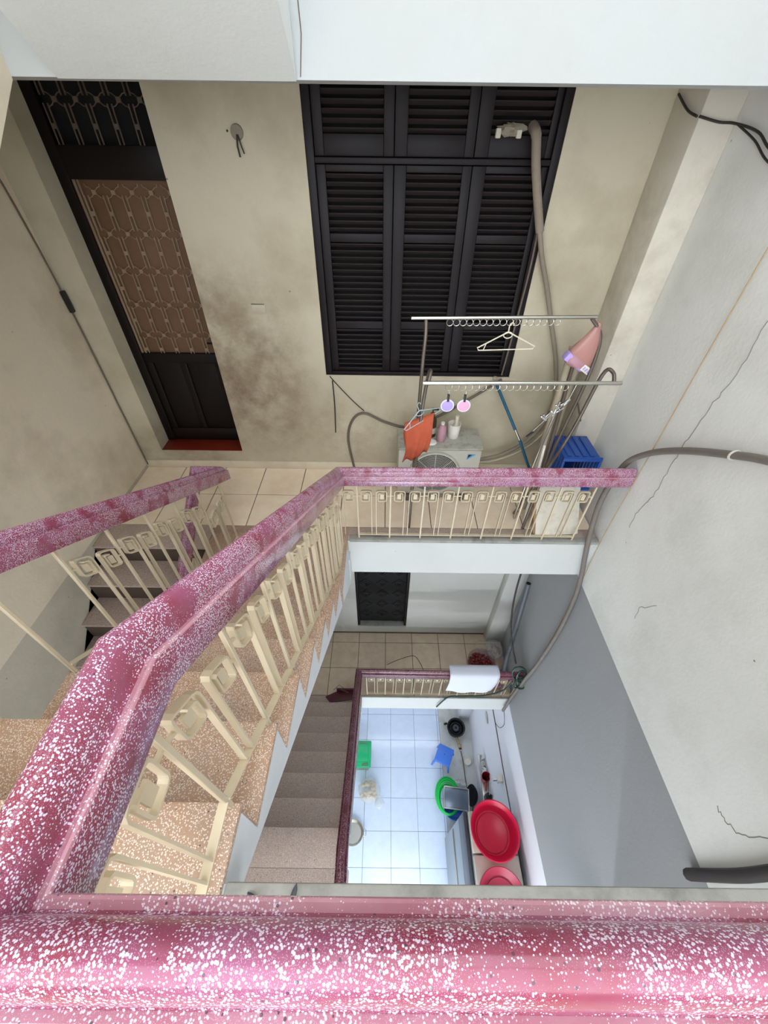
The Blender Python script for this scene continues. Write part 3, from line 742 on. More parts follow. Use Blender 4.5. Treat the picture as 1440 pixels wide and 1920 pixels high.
# pads hung from the rings by clips
for nm, x, mat, ring in (('lilac', .405, 'purple', 'purple'), ('pink', .512, 'pinkpad', 'pinkpad')):
    pd = thing('round_pad', '%s round cloth pad clipped under the front bar of the drying rack' % nm, 'pad', (x, 2.40, 7.74), 'round pads on the rack')
    MB().lathe([(.001, -.004), (.034, -.005), (.041, -.002), (.041, .002), (.034, .005), (.001, .004)], (x, 2.40, 7.775), 24, Matrix.Rotation(math.pi/2, 3, 'X')).build('pad', mat, pd)
    MB().torus((x, 2.40, 7.775), .040, .005, 'y', 24, 6).build('hem', 'cloth_white', pd)
    MB().box(x-.007, x+.007, 2.392, 2.408, 7.805, 7.855).build('clip', 'black_plastic', pd, bevel=.002)
    MB().tube([(x, 2.40, 7.853), (x+.004, 2.40, 7.868), (x, 2.40, 7.882)], .0016, 5).build('hook', 'steel', pd)
def hanger(name, label, c, w, h, mat, rz=0.0, r=.0045, tilt=0.0):
    R = Matrix.Rotation(rz, 3, 'Z') @ Matrix.Rotation(tilt, 3, 'Y'); c = Vector(c)
    hg = thing(name, label, 'hanger', c)
    def P(x, z): return c + R @ Vector((x, 0, z))
    MB().tube([P(-w/2, -h), P(-w/2-.012, -h+.016), P(-.02, -.02), P(0, -.012), P(.02, -.02), P(w/2+.012, -h+.016), P(w/2, -h)], r, 8).build('shoulders', mat, hg)
    MB().tube([P(-w/2, -h), P(w/2, -h)], r*.85, 8).build('bar', mat, hg)
    MB().tube([P(0, -.012), P(0, .022), P(.004, .04), P(.018, .05), P(.026, .042), P(.026, .03)], r*.9, 8).build('hook', mat, hg)
    MB().tube([P(.028*math.cos(a), -.03 + .020*math.sin(a)) for a in [2*math.pi*k/14 for k in range(14)]], r*.8, 6, closed=True).build('loop', mat, hg)
    MB().tube([P(-w/2+.03, -h), P(-w/2+.045, -h+.042)], r*.7, 6).build('strut', mat, hg)
hanger('clothes_hanger', 'cream plastic hanger hanging empty from the rear bar of the drying rack', (.80, 2.74, 8.135), .36, .125, 'cream_plastic', tilt=-.04)
hanger('clothes_hanger', 'pale blue wire hanger holding the orange towel', (.225, 2.45, 7.715), .27, .10, 'pale_blue_wire', rz=.35, r=.003, tilt=-.42)
# orange towel folded over the pale hanger
tw = MB(); nu, nv = 16, 22
def tow(u, v):
    x = .135 + .20*u; ztop = 7.60 + .085*u
    q = (v - .5)*2; L = .33 if q > 0 else .30 - .10*u
    y = 2.47 + math.copysign(min(abs(q)*6, 1)*.016, -q) + .010*math.sin(u*17 + v*5)*abs(q) + .008*math.sin(u*7+2)*abs(q)
    z = ztop - abs(q)*L + .012*math.sin(u*9)*abs(q)
    x += .018*math.sin(v*9 + 1)*abs(q) - .03*abs(q)*(u-.3)
    return (x, y, z)
vs_ = [tow(i/nu, j/nv) for i in range(nu+1) for j in range(nv+1)]
fs_ = [(i*(nv+1)+j, (i+1)*(nv+1)+j, (i+1)*(nv+1)+j+1, i*(nv+1)+j+1) for i in range(nu) for j in range(nv)]
to = tw.add(vs_, fs_).build('towel', 'towel', ang=180)
sm = to.modifiers.new('thickness', 'SOLIDIFY'); sm.thickness = .006
tag(to, 'orange terry towel draped over a wire hanger beside the rack leg', 'towel')
# pink plastic bag tied to the rack corner
bgz = thing('plastic_bag', 'pink translucent plastic bag with a printed packet, tied to the rack corner', 'bag', (1.39, 2.74, 7.9))
rnd = random.Random(3); n = 18; rings_ = []
for z, rx, ry, cx in ((8.20, .012, .012, 1.375), (8.15, .03, .025, 1.37), (8.08, .062, .04, 1.355), (8.0, .092, .05, 1.335), (7.93, .11, .05, 1.325), (7.90, .09, .04, 1.325)):
    rings_.append([(cx + rx*math.cos(2*math.pi*k/n)*(1+.12*rnd.uniform(-1,1)), 2.74 + ry*math.sin(2*math.pi*k/n)*(1+.2*rnd.uniform(-1,1)), z + .10*(cx - 1.33 + rx*math.cos(2*math.pi*k/n))*-2.2) for k in range(n)])
b_ = MB().add([p for r in rings_ for p in r], [(i*n+k, i*n+(k+1) % n, (i+1)*n+(k+1) % n, (i+1)*n+k) for i in range(5) for k in range(n)] + [tuple(range(5*n, 6*n))])
b_.build('film', 'pink_bag', bgz, ang=70)
MB().obox((1.29, 2.735, 7.94), .17, .06, .06, Matrix.Rotation(.55, 3, 'Y')).build('packet', 'purple', bgz, bevel=.01)
MB().obox((1.375, 2.70, 7.895), .075, .012, .045, Matrix.Rotation(.55, 3, 'Y')).build('printed_slip', 'white_plastic', bgz, bevel=.002)
for k in range(3): MB().obox((1.355 + .018*k, 2.692, 7.906 - .011*k), .010, .003, .022, Matrix.Rotation(.75, 3, 'Y')).build('print_mark', 'purple', bgz)
# poles and tubes leaning in the corner
def pole(name, label, pts, r, mat, cat='pole', group=None, k=5):
    o = MB().tube(smoothpath(pts, k) if len(pts) > 2 else pts, r, 10).build(name, mat, ang=60); return tag(o, label, cat, group)
mop = thing('mop', 'blue and teal tube mop handle leaning diagonally under the window', 'mop', (1.36, 2.97, ZU))
MB().cyl((.915, 3.20, 7.56), (1.145, 3.09, 7.17), .013).build('upper_handle', 'teal_tube', mop)
MB().cyl((1.145, 3.09, 7.17), (1.20, 3.063, 7.08), .011).build('steel_collar', 'steel', mop)
MB().cyl((1.20, 3.063, 7.08), (1.42, 2.955, ZU + .06), .013).build('lower_handle', 'teal_tube', mop)
MB().ball((1.43, 2.95, ZU + .05), .07, .05, .045, 14, 8, .25, 4).build('mop_head', 'dark_grey', mop)
MB().torus((.905, 3.205, 7.585), .018, .004, 'y', 14, 6).build('hanging_loop', 'steel', mop)
pole('pole', 'thick pale pole with a dark top leaning in the corner beside the pillar', [(1.38, 3.02, 7.93), (1.30, 2.80, 7.2), (1.26, 2.70, ZU + .01)], .026, 'bamboo', group=None)
pole('pole', 'brown pole leaning just right of the thick pale pole', [(1.43, 3.05, 7.90), (1.36, 2.80, 7.2), (1.32, 2.70, ZU + .01)], .015, 'brown_cable')
pole('pole', 'thin steel tube leaning among the corner poles', [(1.30, 2.76, 7.62), (1.20, 2.64, 7.1), (1.15, 2.56, ZU + .01)], .010, 'steel')
pole('pole', 'wide grey slat pole leaning behind the corner poles', [(1.53, 3.17, 7.75), (1.51, 3.10, 7.2), (1.50, 3.05, ZU + .01)], .022, 'bamboo')
pole('pole', 'white plastic tube leaning in front of the corner poles', [(1.25, 2.66, 7.30), (1.235, 2.57, 6.9), (1.225, 2.52, ZU + .01)], .011, 'white_plastic')
# chromed peg hanger
pg = thing('peg_hanger', 'bunch of chrome laundry pegs hanging on a wire below the front bar', 'pegs', (1.16, 2.44, 7.72))
rnd = random.Random(5)
for k in range(9):
    t_ = k/8; x, z = 1.20 - .13*t_, 7.78 - .11*t_ + rnd.uniform(-.02, .02)
    MB().obox((x, 2.44 + rnd.uniform(-.015, .015), z), .010, .012, .055, Matrix.Rotation(rnd.uniform(-.9, .9), 3, 'Y')).build('peg', 'chrome', pg, bevel=.002)
MB().tube([(1.22, 2.44, 7.92), (1.20, 2.44, 7.80), (1.12, 2.44, 7.70), (1.02, 2.44, 7.55)], .002, 5).build('wire', 'steel', pg)
MB().obox((1.015, 2.44, 7.54), .010, .012, .06, Matrix.Rotation(.7, 3, 'Y')).build('peg', 'black_plastic', pg, bevel=.002)
# blue basket on its side on a red stool
st = thing('stool', 'red plastic stool under the blue basket behind the landing rail', 'stool', (1.56, 2.75, ZU))
bx('seat', 'red_plastic', st, 1.42, 1.70, 2.62, 2.88, ZU + .30, ZU + .325, bevel=.01)
for x in (1.44, 1.66):
    for y in (2.64, 2.84): bx('leg', 'red_plastic', st, x, x + .03, y, y + .03, ZU, ZU + .302)
bk = thing('basket', 'blue slotted plastic basket lying on its side in the corner', 'basket', (1.56, 2.74, ZU + .325))
bz = ZU + .327
bx('top_side', 'blue_plastic', bk, 1.40, 1.685, 2.58, 2.90, bz + .305, bz + .32, bevel=.006)
bx('bottom_side', 'blue_plastic', bk, 1.42, 1.665, 2.60, 2.90, bz, bz + .012, bevel=.004)
bx('back', 'blue_plastic', bk, 1.41, 1.675, 2.89, 2.905, bz, bz + .31, bevel=.004)
for k in range(7):
    for x in (1.402, 1.673): bx('slat', 'blue_plastic', bk, x, x + .012, 2.59 + k*.045, 2.615 + k*.045, bz + .01, bz + .308, bevel=.002)
for k in range(4): bx('rib', 'blue_plastic', bk, 1.43 + k*.06, 1.46 + k*.06, 2.60, 2.88, bz + .32, bz + .328, bevel=.003)
bx('rim', 'blue_plastic', bk, 1.39, 1.695, 2.565, 2.585, bz + .295, bz + .33, bevel=.006)
bx('rim', 'blue_plastic', bk, 1.39, 1.695, 2.565, 2.585, bz - .0, bz + .03, bevel=.006)
for x in (1.39, 1.675): bx('rim', 'blue_plastic', bk, x, x + .02, 2.565, 2.585, bz + .03, bz + .295, bevel=.006)
# stained board with cardboard edge, leaning on the rail from inside
bd = thing('foam_board', 'stained white foam board leaning against the balusters below the blue basket', 'board', (1.46, 2.42, ZU))
R = Matrix.Rotation(math.radians(-30), 3, 'X') @ Matrix.Rotation(-.06, 3, 'Y')
MB().obox((1.44, 2.46, ZU + .20), .36, .035, .42, R).build('panel', 'sack', bd, bevel=.012)
MB().obox((1.25, 2.465, ZU + .20), .012, .03, .41, R).build('edge_tape', 'cardboard', bd, bevel=.003)
# cables, ducts and wires
def cable(name, label, pts, r, mat, cat='cable', k=8, parent=None):
    return tag(MB().tube(smoothpath(pts, k), r, 8).build(name, mat, ang=80), label, cat)
dk = thing('insulated_duct', 'wrapped pale air conditioner line running down beside the window from a gap in the shutters', 'pipe', (1.0, 3.21, 8.4))
MB().tube(smoothpath([(.845, 3.29, 9.10), (.855, 3.21, 9.06), (.885, 3.20, 8.93), (.945, 3.20, 8.75), (1.0, 3.205, 8.60)], 8), [.030]*9 + [.027]*24, 10).build('thick_wrap', 'hose_wrap', dk, ang=80)
MB().tube(smoothpath([(1.0, 3.205, 8.60), (1.06, 3.205, 8.44), (1.15, 3.205, 8.25), (1.255, 3.205, 8.0), (1.36, 3.205, 7.75), (1.44, 3.19, 7.45), (1.42, 3.18, 7.2), (1.30, 3.17, 6.99), (1.10, 3.15, 6.86), (.93, 3.13, 6.82), (.82, 3.09, 6.83)], 6), .017, 10).build('thin_wrap', 'hose_wrap', dk, ang=80)
rg = thing('rag', 'crumpled grey rag stuffed in the shutter gap above the window leaf', 'rag', (.69, 3.24, 9.07))
MB().ball((.71, 3.235, 9.085), .075, .035, .028, 14, 8, .35, 9).build('bundle', 'hose_wrap', rg)
for x in (.635, .755): MB().obox((x, 3.225, 9.07), .03, .03, .045).build('end', 'foam', rg, bevel=.006)
cable('cable', 'dark cable looping along the wall below the window to the air conditioner', [(-.30, 3.225, ZU + .02), (-.345, 3.23, 6.95), (-.30, 3.235, 7.15), (-.19, 3.235, 7.23), (0.0, 3.235, 7.14), (.2, 3.23, 7.10), (.45, 3.225, 7.20), (.72, 3.225, 7.38), (.97, 3.22, 7.57)], .011, 'brown_cable')
cable('cable', 'thin dark wire drooping from the window sill corner', [(-.47, 3.24, 7.57), (-.40, 3.24, 7.48), (-.28, 3.24, 7.34), (-.19, 3.238, 7.25)], .004, 'cable')
cable('cable', 'short dark wire hanging straight below the window corner', [(-.45, 3.242, 7.53), (-.448, 3.242, 7.3), (-.46, 3.242, 7.02)], .005, 'cable')
cable('cable', 'grey tube running down the right jamb of the shuttered window', [(.99, 3.235, 8.72), (1.0, 3.235, 8.4), (.985, 3.235, 8.0), (.965, 3.235, 7.6)], .008, 'brown_cable')
cable('hose', 'pale hose curving low from the corner poles to the air conditioner', [(1.50, 3.15, 7.25), (1.38, 3.15, 7.02), (1.22, 3.14, 6.88), (1.0, 3.12, 6.80), (.86, 3.12, 6.80)], .012, 'bamboo', 'hose')
cable('wire', 'brown twin wire running down the left wall corner', [(XL + .012, 3.10, 9.05), (XL + .012, 3.165, 8.84), (XL + .012, 3.20, 8.55), (XL + .012, 3.225, 8.18), (XL + .012, 3.235, 7.75), (XL + .014, 3.235, 7.2), (XL + .02, 3.23, 6.63)], .006, 'brown_cable', 'wire')
ct = MB().obox((XL + .02, 3.222, 8.13), .03, .035, .15, Matrix.Rotation(.05, 3, 'X')).build('wire_connector', 'black_plastic', bevel=.006)
tag(ct, 'small black connector on the left corner wire', 'connector')
cable('conduit', 'fat grey conduit bending off the right wall and dropping down the well corner', [(1.772, -1.3, 8.95), (1.772, -.2, 8.75), (1.772, .7, 8.42), (1.772, 1.30, 8.10), (1.772, 1.52, 8.0), (1.772, 1.69, 7.91), (1.772, 2.0, 7.72), (1.765, 2.25, 7.52), (1.74, 2.38, 7.32), (1.70, 2.375, 7.0), (1.69, 2.30, 6.72), (1.70, 2.235, 6.50), (1.755, 2.21, 6.2), (1.775, 2.17, 5.9), (1.78, 2.14, 5.35), (1.77, 2.16, 4.6), (1.765, 2.21, 4.1), (1.75, 2.24, 3.5), (1.72, 2.22, 3.12)], .021, 'conduit', 'pipe')
cl = MB().torus((1.772, 1.70, 7.905), .026, .006, 'y', 16, 6).build('pipe_clip', 'foam'); tag(cl, 'pale strap clip around the grey conduit on the right wall', 'clip')
cable('string', 'thin tan string stretched down the right wall past the rail end', [(1.775, 2.22, 11.0), (1.775, 2.23, 9.0), (1.775, 2.24, 8.1), (1.77, 2.235, 7.4), (1.765, 2.235, 6.7), (1.775, 2.19, 5.9), (1.78, 2.17, 4.6)], .003, 'string', 'string', 4)
cable('wire', 'dark twisted wires sagging across the top of the right wall', [(1.592, 2.918, 9.145), (1.70, 2.915, 9.125), (1.78, 2.90, 9.12), (1.785, 2.70, 9.09), (1.785, 2.5, 9.02), (1.785, 2.1, 9.02), (1.785, .5, 9.12), (1.785, -1.3, 9.1)], .006, 'cable', 'wire')
cable('wire', 'dark wire stub on the side of the pillar under the beam', [(1.585, 3.20, 9.235), (1.588, 3.05, 9.17), (1.588, 2.935, 9.145)], .006, 'cable', 'wire')
cable('wire', 'second thinner sagging wire beside the twisted wires', [(1.785, 2.88, 9.115), (1.787, 2.70, 9.06), (1.787, 2.5, 8.98), (1.787, 2.1, 8.92), (1.787, .5, 8.98), (1.787, -1.3, 9.0)], .005, 'cable', 'wire')
cable('cable', 'dark cable bundle on the right wall just above the front kerb', [(1.775, .26, 6.0), (1.765, .22, 6.45), (1.76, .20, 6.9), (1.765, .12, 7.3)], .030, 'cable', 'cable')
# switch plate and bare lamp point on the back wall
sp = thing('switch_plate', 'blank square switch plate on the back wall between door and window', 'switch plate', (-.96, 3.248, 8.095))
bx('plate', 'cream', sp, -1.012, -.908, 3.240, 3.249, 8.06, 8.13, bevel=.003); bx('slot', 'cable', sp, -1.008, -.912, 3.2385, 3.2405, 8.122, 8.127, bevel=.0005)
lp = thing('lamp_point', 'broken lamp rose with two dangling wires high on the back wall', 'lamp rose', (-.89, 3.24, 9.06))
MB().lathe([(.001, 0), (.038, 0), (.034, .012), (.001, .014)], (-.89, 3.249, 9.06), 18, Matrix.Rotation(math.pi/2, 3, 'X')).build('rose', 'hose_wrap', lp)
MB().tube([(-.89, 3.236, 9.05), (-.895, 3.225, 9.0), (-.89, 3.225, 8.95)], .005, 6).tube([(-.885, 3.236, 9.05), (-.872, 3.225, 9.0), (-.862, 3.225, 8.965)], .004, 6).build('wires', 'cable', lp)
MB().ball((-.945, 3.246, 9.065), .006, .006, .006, 8, 6).build('screw_hole', 'cable', lp)

# ------------------------------------------------------------------ things on the lower landing
pv = thing('pipe', 'dark grey plastic pipe standing in the lower landing corner', 'pipe', (1.70, 2.58, ZM))
p0, p1 = Vector((1.70, 2.56, ZM + .01)), Vector((1.735, 2.92, 5.16))
MB().cyl(p0, p1, .031, n=16).build('tube', 'grey_pipe', pv); MB().cyl(p1 - Vector((0,0,.0)), p1 + (p1-p0).normalized()*.004, .024, n=14).build('open_end', 'void', pv)
cable('cable', 'black cable hanging from the landing above down to the green hose', [(1.49, 2.75, 6.12), (1.50, 2.72, 5.4), (1.545, 2.66, 4.85), (1.60, 2.55, 4.5), (1.68, 2.38, 4.22)], .011, 'cable')
hs = thing('garden_hose', 'dark green hose coiled over the end of the lower maroon rail', 'hose', (1.72, 2.30, 4.15))
for i, (cx, cz, rr, ph, sy) in enumerate(((1.70, 4.20, .095, 0, 1.25), (1.73, 4.16, .08, .6, 1.3), (1.76, 4.02, .085, .3, 1.2), (1.69, 4.06, .07, .9, 1.1))):
    MB().tube([(cx + rr*math.cos(a)*.9 - .02*math.sin(a+ph), 2.26 - .02*i + .03*math.sin(a+ph), cz + rr*sy*math.sin(a)) for a in [2*math.pi*k/22 for k in range(22)]], .011, 7, closed=True).build('coil', 'dark_hose', hs)
MB().tube(smoothpath([(1.66, 2.25, 4.0), (1.60, 2.25, 3.72), (1.40, 2.25, 3.56), (1.1, 2.25, 3.52), (.93, 2.25, 3.50), (.86, 2.25, 3.40), (.78, 2.25, 3.15)], 8), .011, 7).build('tail', 'dark_hose', hs, ang=80)
MB().torus((1.70, 2.25, 4.12), .02, .005, 'x', 12, 6).build('tie', 'steel', hs)
# white sheet over the rail
cw = MB(); nu, nv = 18, 14
def sheet(u, v):
    x = .845 + .62*u + .015*math.sin(v*5)*v; q = v
    if q < .25: y, z = 2.375 - (q/.25)*.14, 4.175 + .012*math.sin(q/.25*math.pi) - .0*u
    else: y, z = 2.235 - .028*math.sin((q-.25)*3) + .010*math.sin(u*14)*(q-.25), 4.175 - (q-.25)/.75*(.40 + .05*math.sin(u*math.pi)) 
    return (x - .04*max(0, q-.25)*(u > .9), y, z)
vs_ = [sheet(i/nu, j/nv) for i in range(nu+1) for j in range(nv+1)]
fs_ = [(i*(nv+1)+j, (i+1)*(nv+1)+j, (i+1)*(nv+1)+j+1, i*(nv+1)+j+1) for i in range(nu) for j in range(nv)]
co = cw.add(vs_, fs_).build('sheet', 'cloth_white', ang=180); sm = co.modifiers.new('thickness', 'SOLIDIFY'); sm.thickness = .004
tag(co, 'white cloth draped over the lower maroon landing rail', 'cloth')
# bag of red onions, bag of shallots
ob = thing('onion_bag', 'mauve bag of small red onions on the lower landing floor', 'bag', (1.43, 2.74, ZM))
MB().lathe([(.001, .0), (.15, .004), (.19, .06), (.185, .11), (.20, .14)], (1.43, 2.74, ZM), 22).build('bag_film', 'mauve_bag', ob)
onion = shared(MB().ball((0, 0, 0), .021, .021, .02, 8, 6), 'onion', 'onion'); rnd = random.Random(11)
for k in range(90):
    r = .165*math.sqrt(rnd.random()); a = rnd.random()*6.283; lvl = rnd.random()
    put('onion', onion, (1.43 + r*math.cos(a), 2.74 + r*math.sin(a), ZM + .03 + .085*lvl*(1 - .35*r/.165)), ob)
sb = thing('shallot_bag', 'clear plastic bag with shallots beside the onion bag', 'bag', (1.62, 2.88, ZM))
MB().ball((1.66, 2.95, ZM + .09), .13, .15, .088, 16, 10, .12, 21).build('bag_film', 'clear_bag', sb, ang=80)
MB().torus((1.49, 3.02, ZM + .06), .085, .006, 'z', 18, 5).build('handle', 'clear_bag', sb)
shal = shared(MB().ball((0, 0, 0), .014, .014, .016, 8, 6), 'shallot', 'garlic')
for k in range(40):
    r = .085*math.sqrt(rnd.random()); a = rnd.random()*6.283
    put('shallot', shal, (1.67 + r*math.cos(a), 2.95 + r*math.sin(a), ZM + .02 + .07*rnd.random()), sb)
ob2 = thing('onion_bag', 'red mesh bag of onions behind the end balusters of the lower rail', 'bag', (1.58, 2.43, ZM))
MB().ball((1.58, 2.46, ZM + .10), .12, .09, .095, 14, 8, .1, 31).build('bag_film', 'mauve_bag', ob2, ang=80)
for k in range(40):
    r = .08*math.sqrt(rnd.random()); a = rnd.random()*6.283
    put('onion', onion, (1.58 + r*1.1*math.cos(a), 2.46 + r*.75*math.sin(a), ZM + .03 + .13*rnd.random()), ob2)
tag(MB().tube(smoothpath([(.07, 2.73, ZM + .006), (.25, 2.80, ZM + .03), (.46, 2.85, ZM + .05), (.55, 2.76, ZM + .02), (.61, 2.62, ZM + .006)], 5), .004, 6).build('dry_stalk', 'straw'), 'dry brown stalk lying on the lower landing tiles', 'stalk')
dp = thing('dustpan', 'maroon dustpan with a long thin handle beside the lower stair rail', 'dustpan', (-.58, 2.22, ZM))
MB().prism([(-.77, 2.26), (-.70, 2.18), (-.34, 2.23), (-.33, 2.33), (-.62, 2.33)], ZM + .012, ZM + .028, 'z').build('pan', 'maroon_plastic', dp, bevel=.004)
MB().prism([(-.62, 2.325), (-.33, 2.325), (-.33, 2.345), (-.62, 2.345)], ZM + .001, ZM + .10, 'z').build('back_lip', 'maroon_plastic', dp, bevel=.004)
MB().tube([(-.56, 2.335, ZM + .08), (-.47, 2.14, ZM + .50), (-.40, 1.98, ZM + .85)], .008, 8).build('handle', 'straw', dp)
MB().tube([(-.66, 2.34, ZM + .05), (-.585, 2.38, ZM + .12), (-.50, 2.34, ZM + .05)], .004, 6).build('bail', 'dull_steel', dp)

# ------------------------------------------------------------------ kitchen, three levels down
gb = thing('storage_box', 'green lidded plastic storage box on the white kitchen tiles', 'storage box', (-.40, 2.43, 0))
GX0, GX1, GY0, GY1 = -.62, -.19, 2.20, 2.66
MB().add([(GX0+.05,GY0+.03,0),(GX1-.05,GY0+.03,0),(GX1-.05,GY1-.03,0),(GX0+.05,GY1-.03,0),(GX0+.015,GY0+.01,.29),(GX1-.015,GY0+.01,.29),(GX1-.015,GY1-.01,.29),(GX0+.015,GY1-.01,.29)],
         [(0,3,2,1),(4,5,6,7),(0,1,5,4),(1,2,6,5),(2,3,7,6),(3,0,4,7)]).build('body', 'green_clear', gb, bevel=.02)
bx('lid', 'green_plastic', gb, GX0, GX1, GY0, GY1, .285, .325, bevel=.022)
bx('lid_panel', 'green_plastic', gb, GX0+.05, GX1-.05, GY0+.09, GY1-.06, .32, .333, bevel=.008)
bx('clasp', 'green_clear', gb, -.36, -.24, GY0+.015, GY0+.06, .322, .338, bevel=.006); bx('clasp', 'green_clear', gb, -.42, -.28, GY1-.06, GY1-.03, .322, .336, bevel=.006)
pb = thing('produce_bag', 'knotted clear bag of pale roots on the kitchen tiles', 'bag', (-.21, 1.87, 0))
MB().ball((-.21, 1.88, .10), .20, .20, .11, 18, 10, .10, 41).build('bag_film', 'clear_bag', pb, ang=80)
MB().ball((-.02, 1.70, .05), .08, .10, .03, 12, 7, .25, 42).build('knot', 'clear_bag', pb, ang=80)
rnd = random.Random(17)
for k in range(26):
    r = .145*math.sqrt(rnd.random()); a = rnd.random()*6.283
    MB().ball((-.22 + r*math.cos(a), 1.88 + r*math.sin(a), .04 + .10*rnd.random()*(1-r/.22)), .045, .032, .03, 10, 6, .15, k).build('root', 'potato', pb)
pn = thing('saucepan', 'shallow steel pan with a loop handle on the kitchen tiles', 'pan', (-.47, 1.26, 0))
MB().lathe([(.001, .006), (.15, .006), (.178, .085), (.195, .088), (.195, .082), (.184, .08), (.158, 0), (.001, 0)], (-.485, 1.26, 0), 36).build('bowl', 'steel', pn, ang=50)
MB().tube([(-.295, 1.31, .075), (-.25, 1.30, .08), (-.245, 1.22, .08), (-.295, 1.21, .075)], .006, 8).build('handle', 'steel', pn)
sl = thing('stool', 'bright blue plastic stool standing on the kitchen tiles', 'stool', (1.21, 2.42, 0))
Rz = rotz(-.42); sc = Vector((1.225, 2.43, 0)); SH = .34
def SP(x, y, z): return sc + Rz @ Vector((x, y, z))
MB().obox(SP(0, 0, SH - .012), .30, .30, .024, Rz).build('seat', 'bright_blue', sl, bevel=.012)
MB().lathe([(.001, 0), (.012, 0), (.012, .002), (.001, .002)], SP(0, 0, SH - .0005), 12).build('grip_hole', 'blue_plastic', sl)
for sx in (-1, 1):
    for sy in (-1, 1):
        top = [SP(sx*(.128+dx), sy*(.128+dy), SH - .02) for dx, dy in ((-.025,-.025),(.015,-.025),(.015,.015),(-.025,.015))]
        bot = [SP(sx*(.17+dx), sy*(.17+dy), 0) for dx, dy in ((-.016,-.016),(.012,-.016),(.012,.012),(-.016,.012))]
        MB().add(bot + top, [(0,3,2,1),(4,5,6,7),(0,1,5,4),(1,2,6,5),(2,3,7,6),(3,0,4,7)]).build('leg', 'bright_blue', sl, bevel=.003)
for sy in (-1, 1): MB().obox(SP(0, sy*.147, SH - .06), .26, .012, .09, Rz).build('apron', 'bright_blue', sl, bevel=.003)
for sx in (-1, 1): MB().obox(SP(sx*.147, 0, SH - .06), .012, .26, .09, Rz).build('apron', 'bright_blue', sl, bevel=.003)
bu = thing('gas_burner', 'black cast-iron gas ring burner with a steel valve on the kitchen floor', 'burner', (1.53, 3.0, 0))
MB().lathe([(.001, .05), (.06, .05), (.07, .03), (.13, .03), (.155, .15), (.185, .16), (.185, .14), (.15, .0), (.001, .0)], (1.54, 2.98, 0), 32).build('bowl', 'iron', bu, ang=50)
MB().lathe([(.02, .05), (.06, .05), (.065, .12), (.045, .13), (.02, .125)], (1.54, 2.98, 0), 24).build('burner_head', 'dark_grey', bu)
MB().torus((1.54, 2.98, .10), .11, .012, 'z', 28, 8).build('outer_ring', 'iron', bu)
MB().cyl((1.54, 2.82, .06), (1.575, 2.70, .06), .022, n=12).build('mixer_pipe', 'brass', bu); MB().obox((1.585, 2.655, .065), .06, .07, .06).build('valve', 'brass', bu, bevel=.012)
MB().obox((1.59, 2.61, .065), .05, .03, .03).build('knob', 'black_plastic', bu, bevel=.006)
MB().obox((1.335, 3.06, .11), .07, .04, .03, rotz(.3)).build('handle_lug', 'iron', bu, bevel=.008)
cable('hose', 'brown gas hose running along the screed from the burner', [(1.60, 2.58, .03), (1.625, 2.4, .012), (1.63, 2.15, .012), (1.64, 1.98, .012), (1.68, 1.90, .012)], .009, 'brown_cable', 'hose')
ld = MB().lathe([(.001, .004), (.055, .004), (.065, .03), (.07, .03), (.062, 0), (.001, 0)], (1.71, 2.40, 0), 24).build('bowl', 'white_plastic'); tag(ld, 'small white bowl on the screed beside the kitchen wall', 'bowl')
# washing corner: blue bowl, green hose, tray, black lid
bb = thing('washing_bowl', 'bright blue bowl on the kitchen floor under the green hose and tray', 'bowl', (1.36, 1.62, 0))
MB().lathe([(.001, .006), (.13, .006), (.19, .15), (.205, .155), (.205, .145), (.14, 0), (.001, 0)], (1.36, 1.63, 0), 32).build('bowl_wall', 'bright_blue', bb, ang=50)
gh = thing('garden_hose', 'bright green hose coiled in a tall loop on the kitchen floor', 'hose', (1.19, 1.79, 0))
for i in range(4):
    MB().tube([(1.24 + (.215 - .02*i)*math.cos(a), 1.80 + (.29 - .02*i)*math.sin(a) - .02*i, .172 + .022*(i % 3)) for a in [2*math.pi*k/28 for k in range(28)]], .019, 7, closed=True).build('coil', 'green_hose', gh)
ty = thing('tray', 'grey metal tray with raised rim leaning on the blue bowl', 'tray', (1.37, 1.72, .25))
Rt = rotz(-.10) @ Matrix.Rotation(.05, 3, 'Y')
MB().obox((1.38, 1.735, .26), .46, .34, .012, Rt).build('plate', 'tray', ty, bevel=.004)
for dx, dy, sx, sy in ((0, .165, .46, .016), (0, -.165, .46, .016), (.223, 0, .016, .34), (-.223, 0, .016, .34)):
    c = Vector((1.38, 1.735, .26)) + Rt @ Vector((dx, dy, .014)); MB().obox(c, sx, sy, .03, Rt).build('rim', 'steel', ty, bevel=.004)
cb = thing('plastic_bag', 'crumpled clear plastic film behind the grey tray', 'bag', (1.42, 1.98, 0))
MB().ball((1.42, 1.99, .09), .17, .07, .085, 16, 8, .3, 51).build('film', 'clear_bag', cb, ang=80)
pl_d = thing('pan_lid', 'black pan standing on edge between the tray and the wall', 'pan', (1.72, 1.80, 0))
MB().lathe([(.001, .0), (.12, .0), (.17, .05), (.175, .05), (.125, -.008), (.001, -.008)], (1.72, 1.80, .19), 28, Matrix.Rotation(-1.15, 3, 'Y')).build('pan_body', 'iron', pl_d, ang=50)
MB().cyl((1.66, 1.62, .30), (1.62, 1.50, .34), .012, n=8).build('handle', 'black_plastic', pl_d)
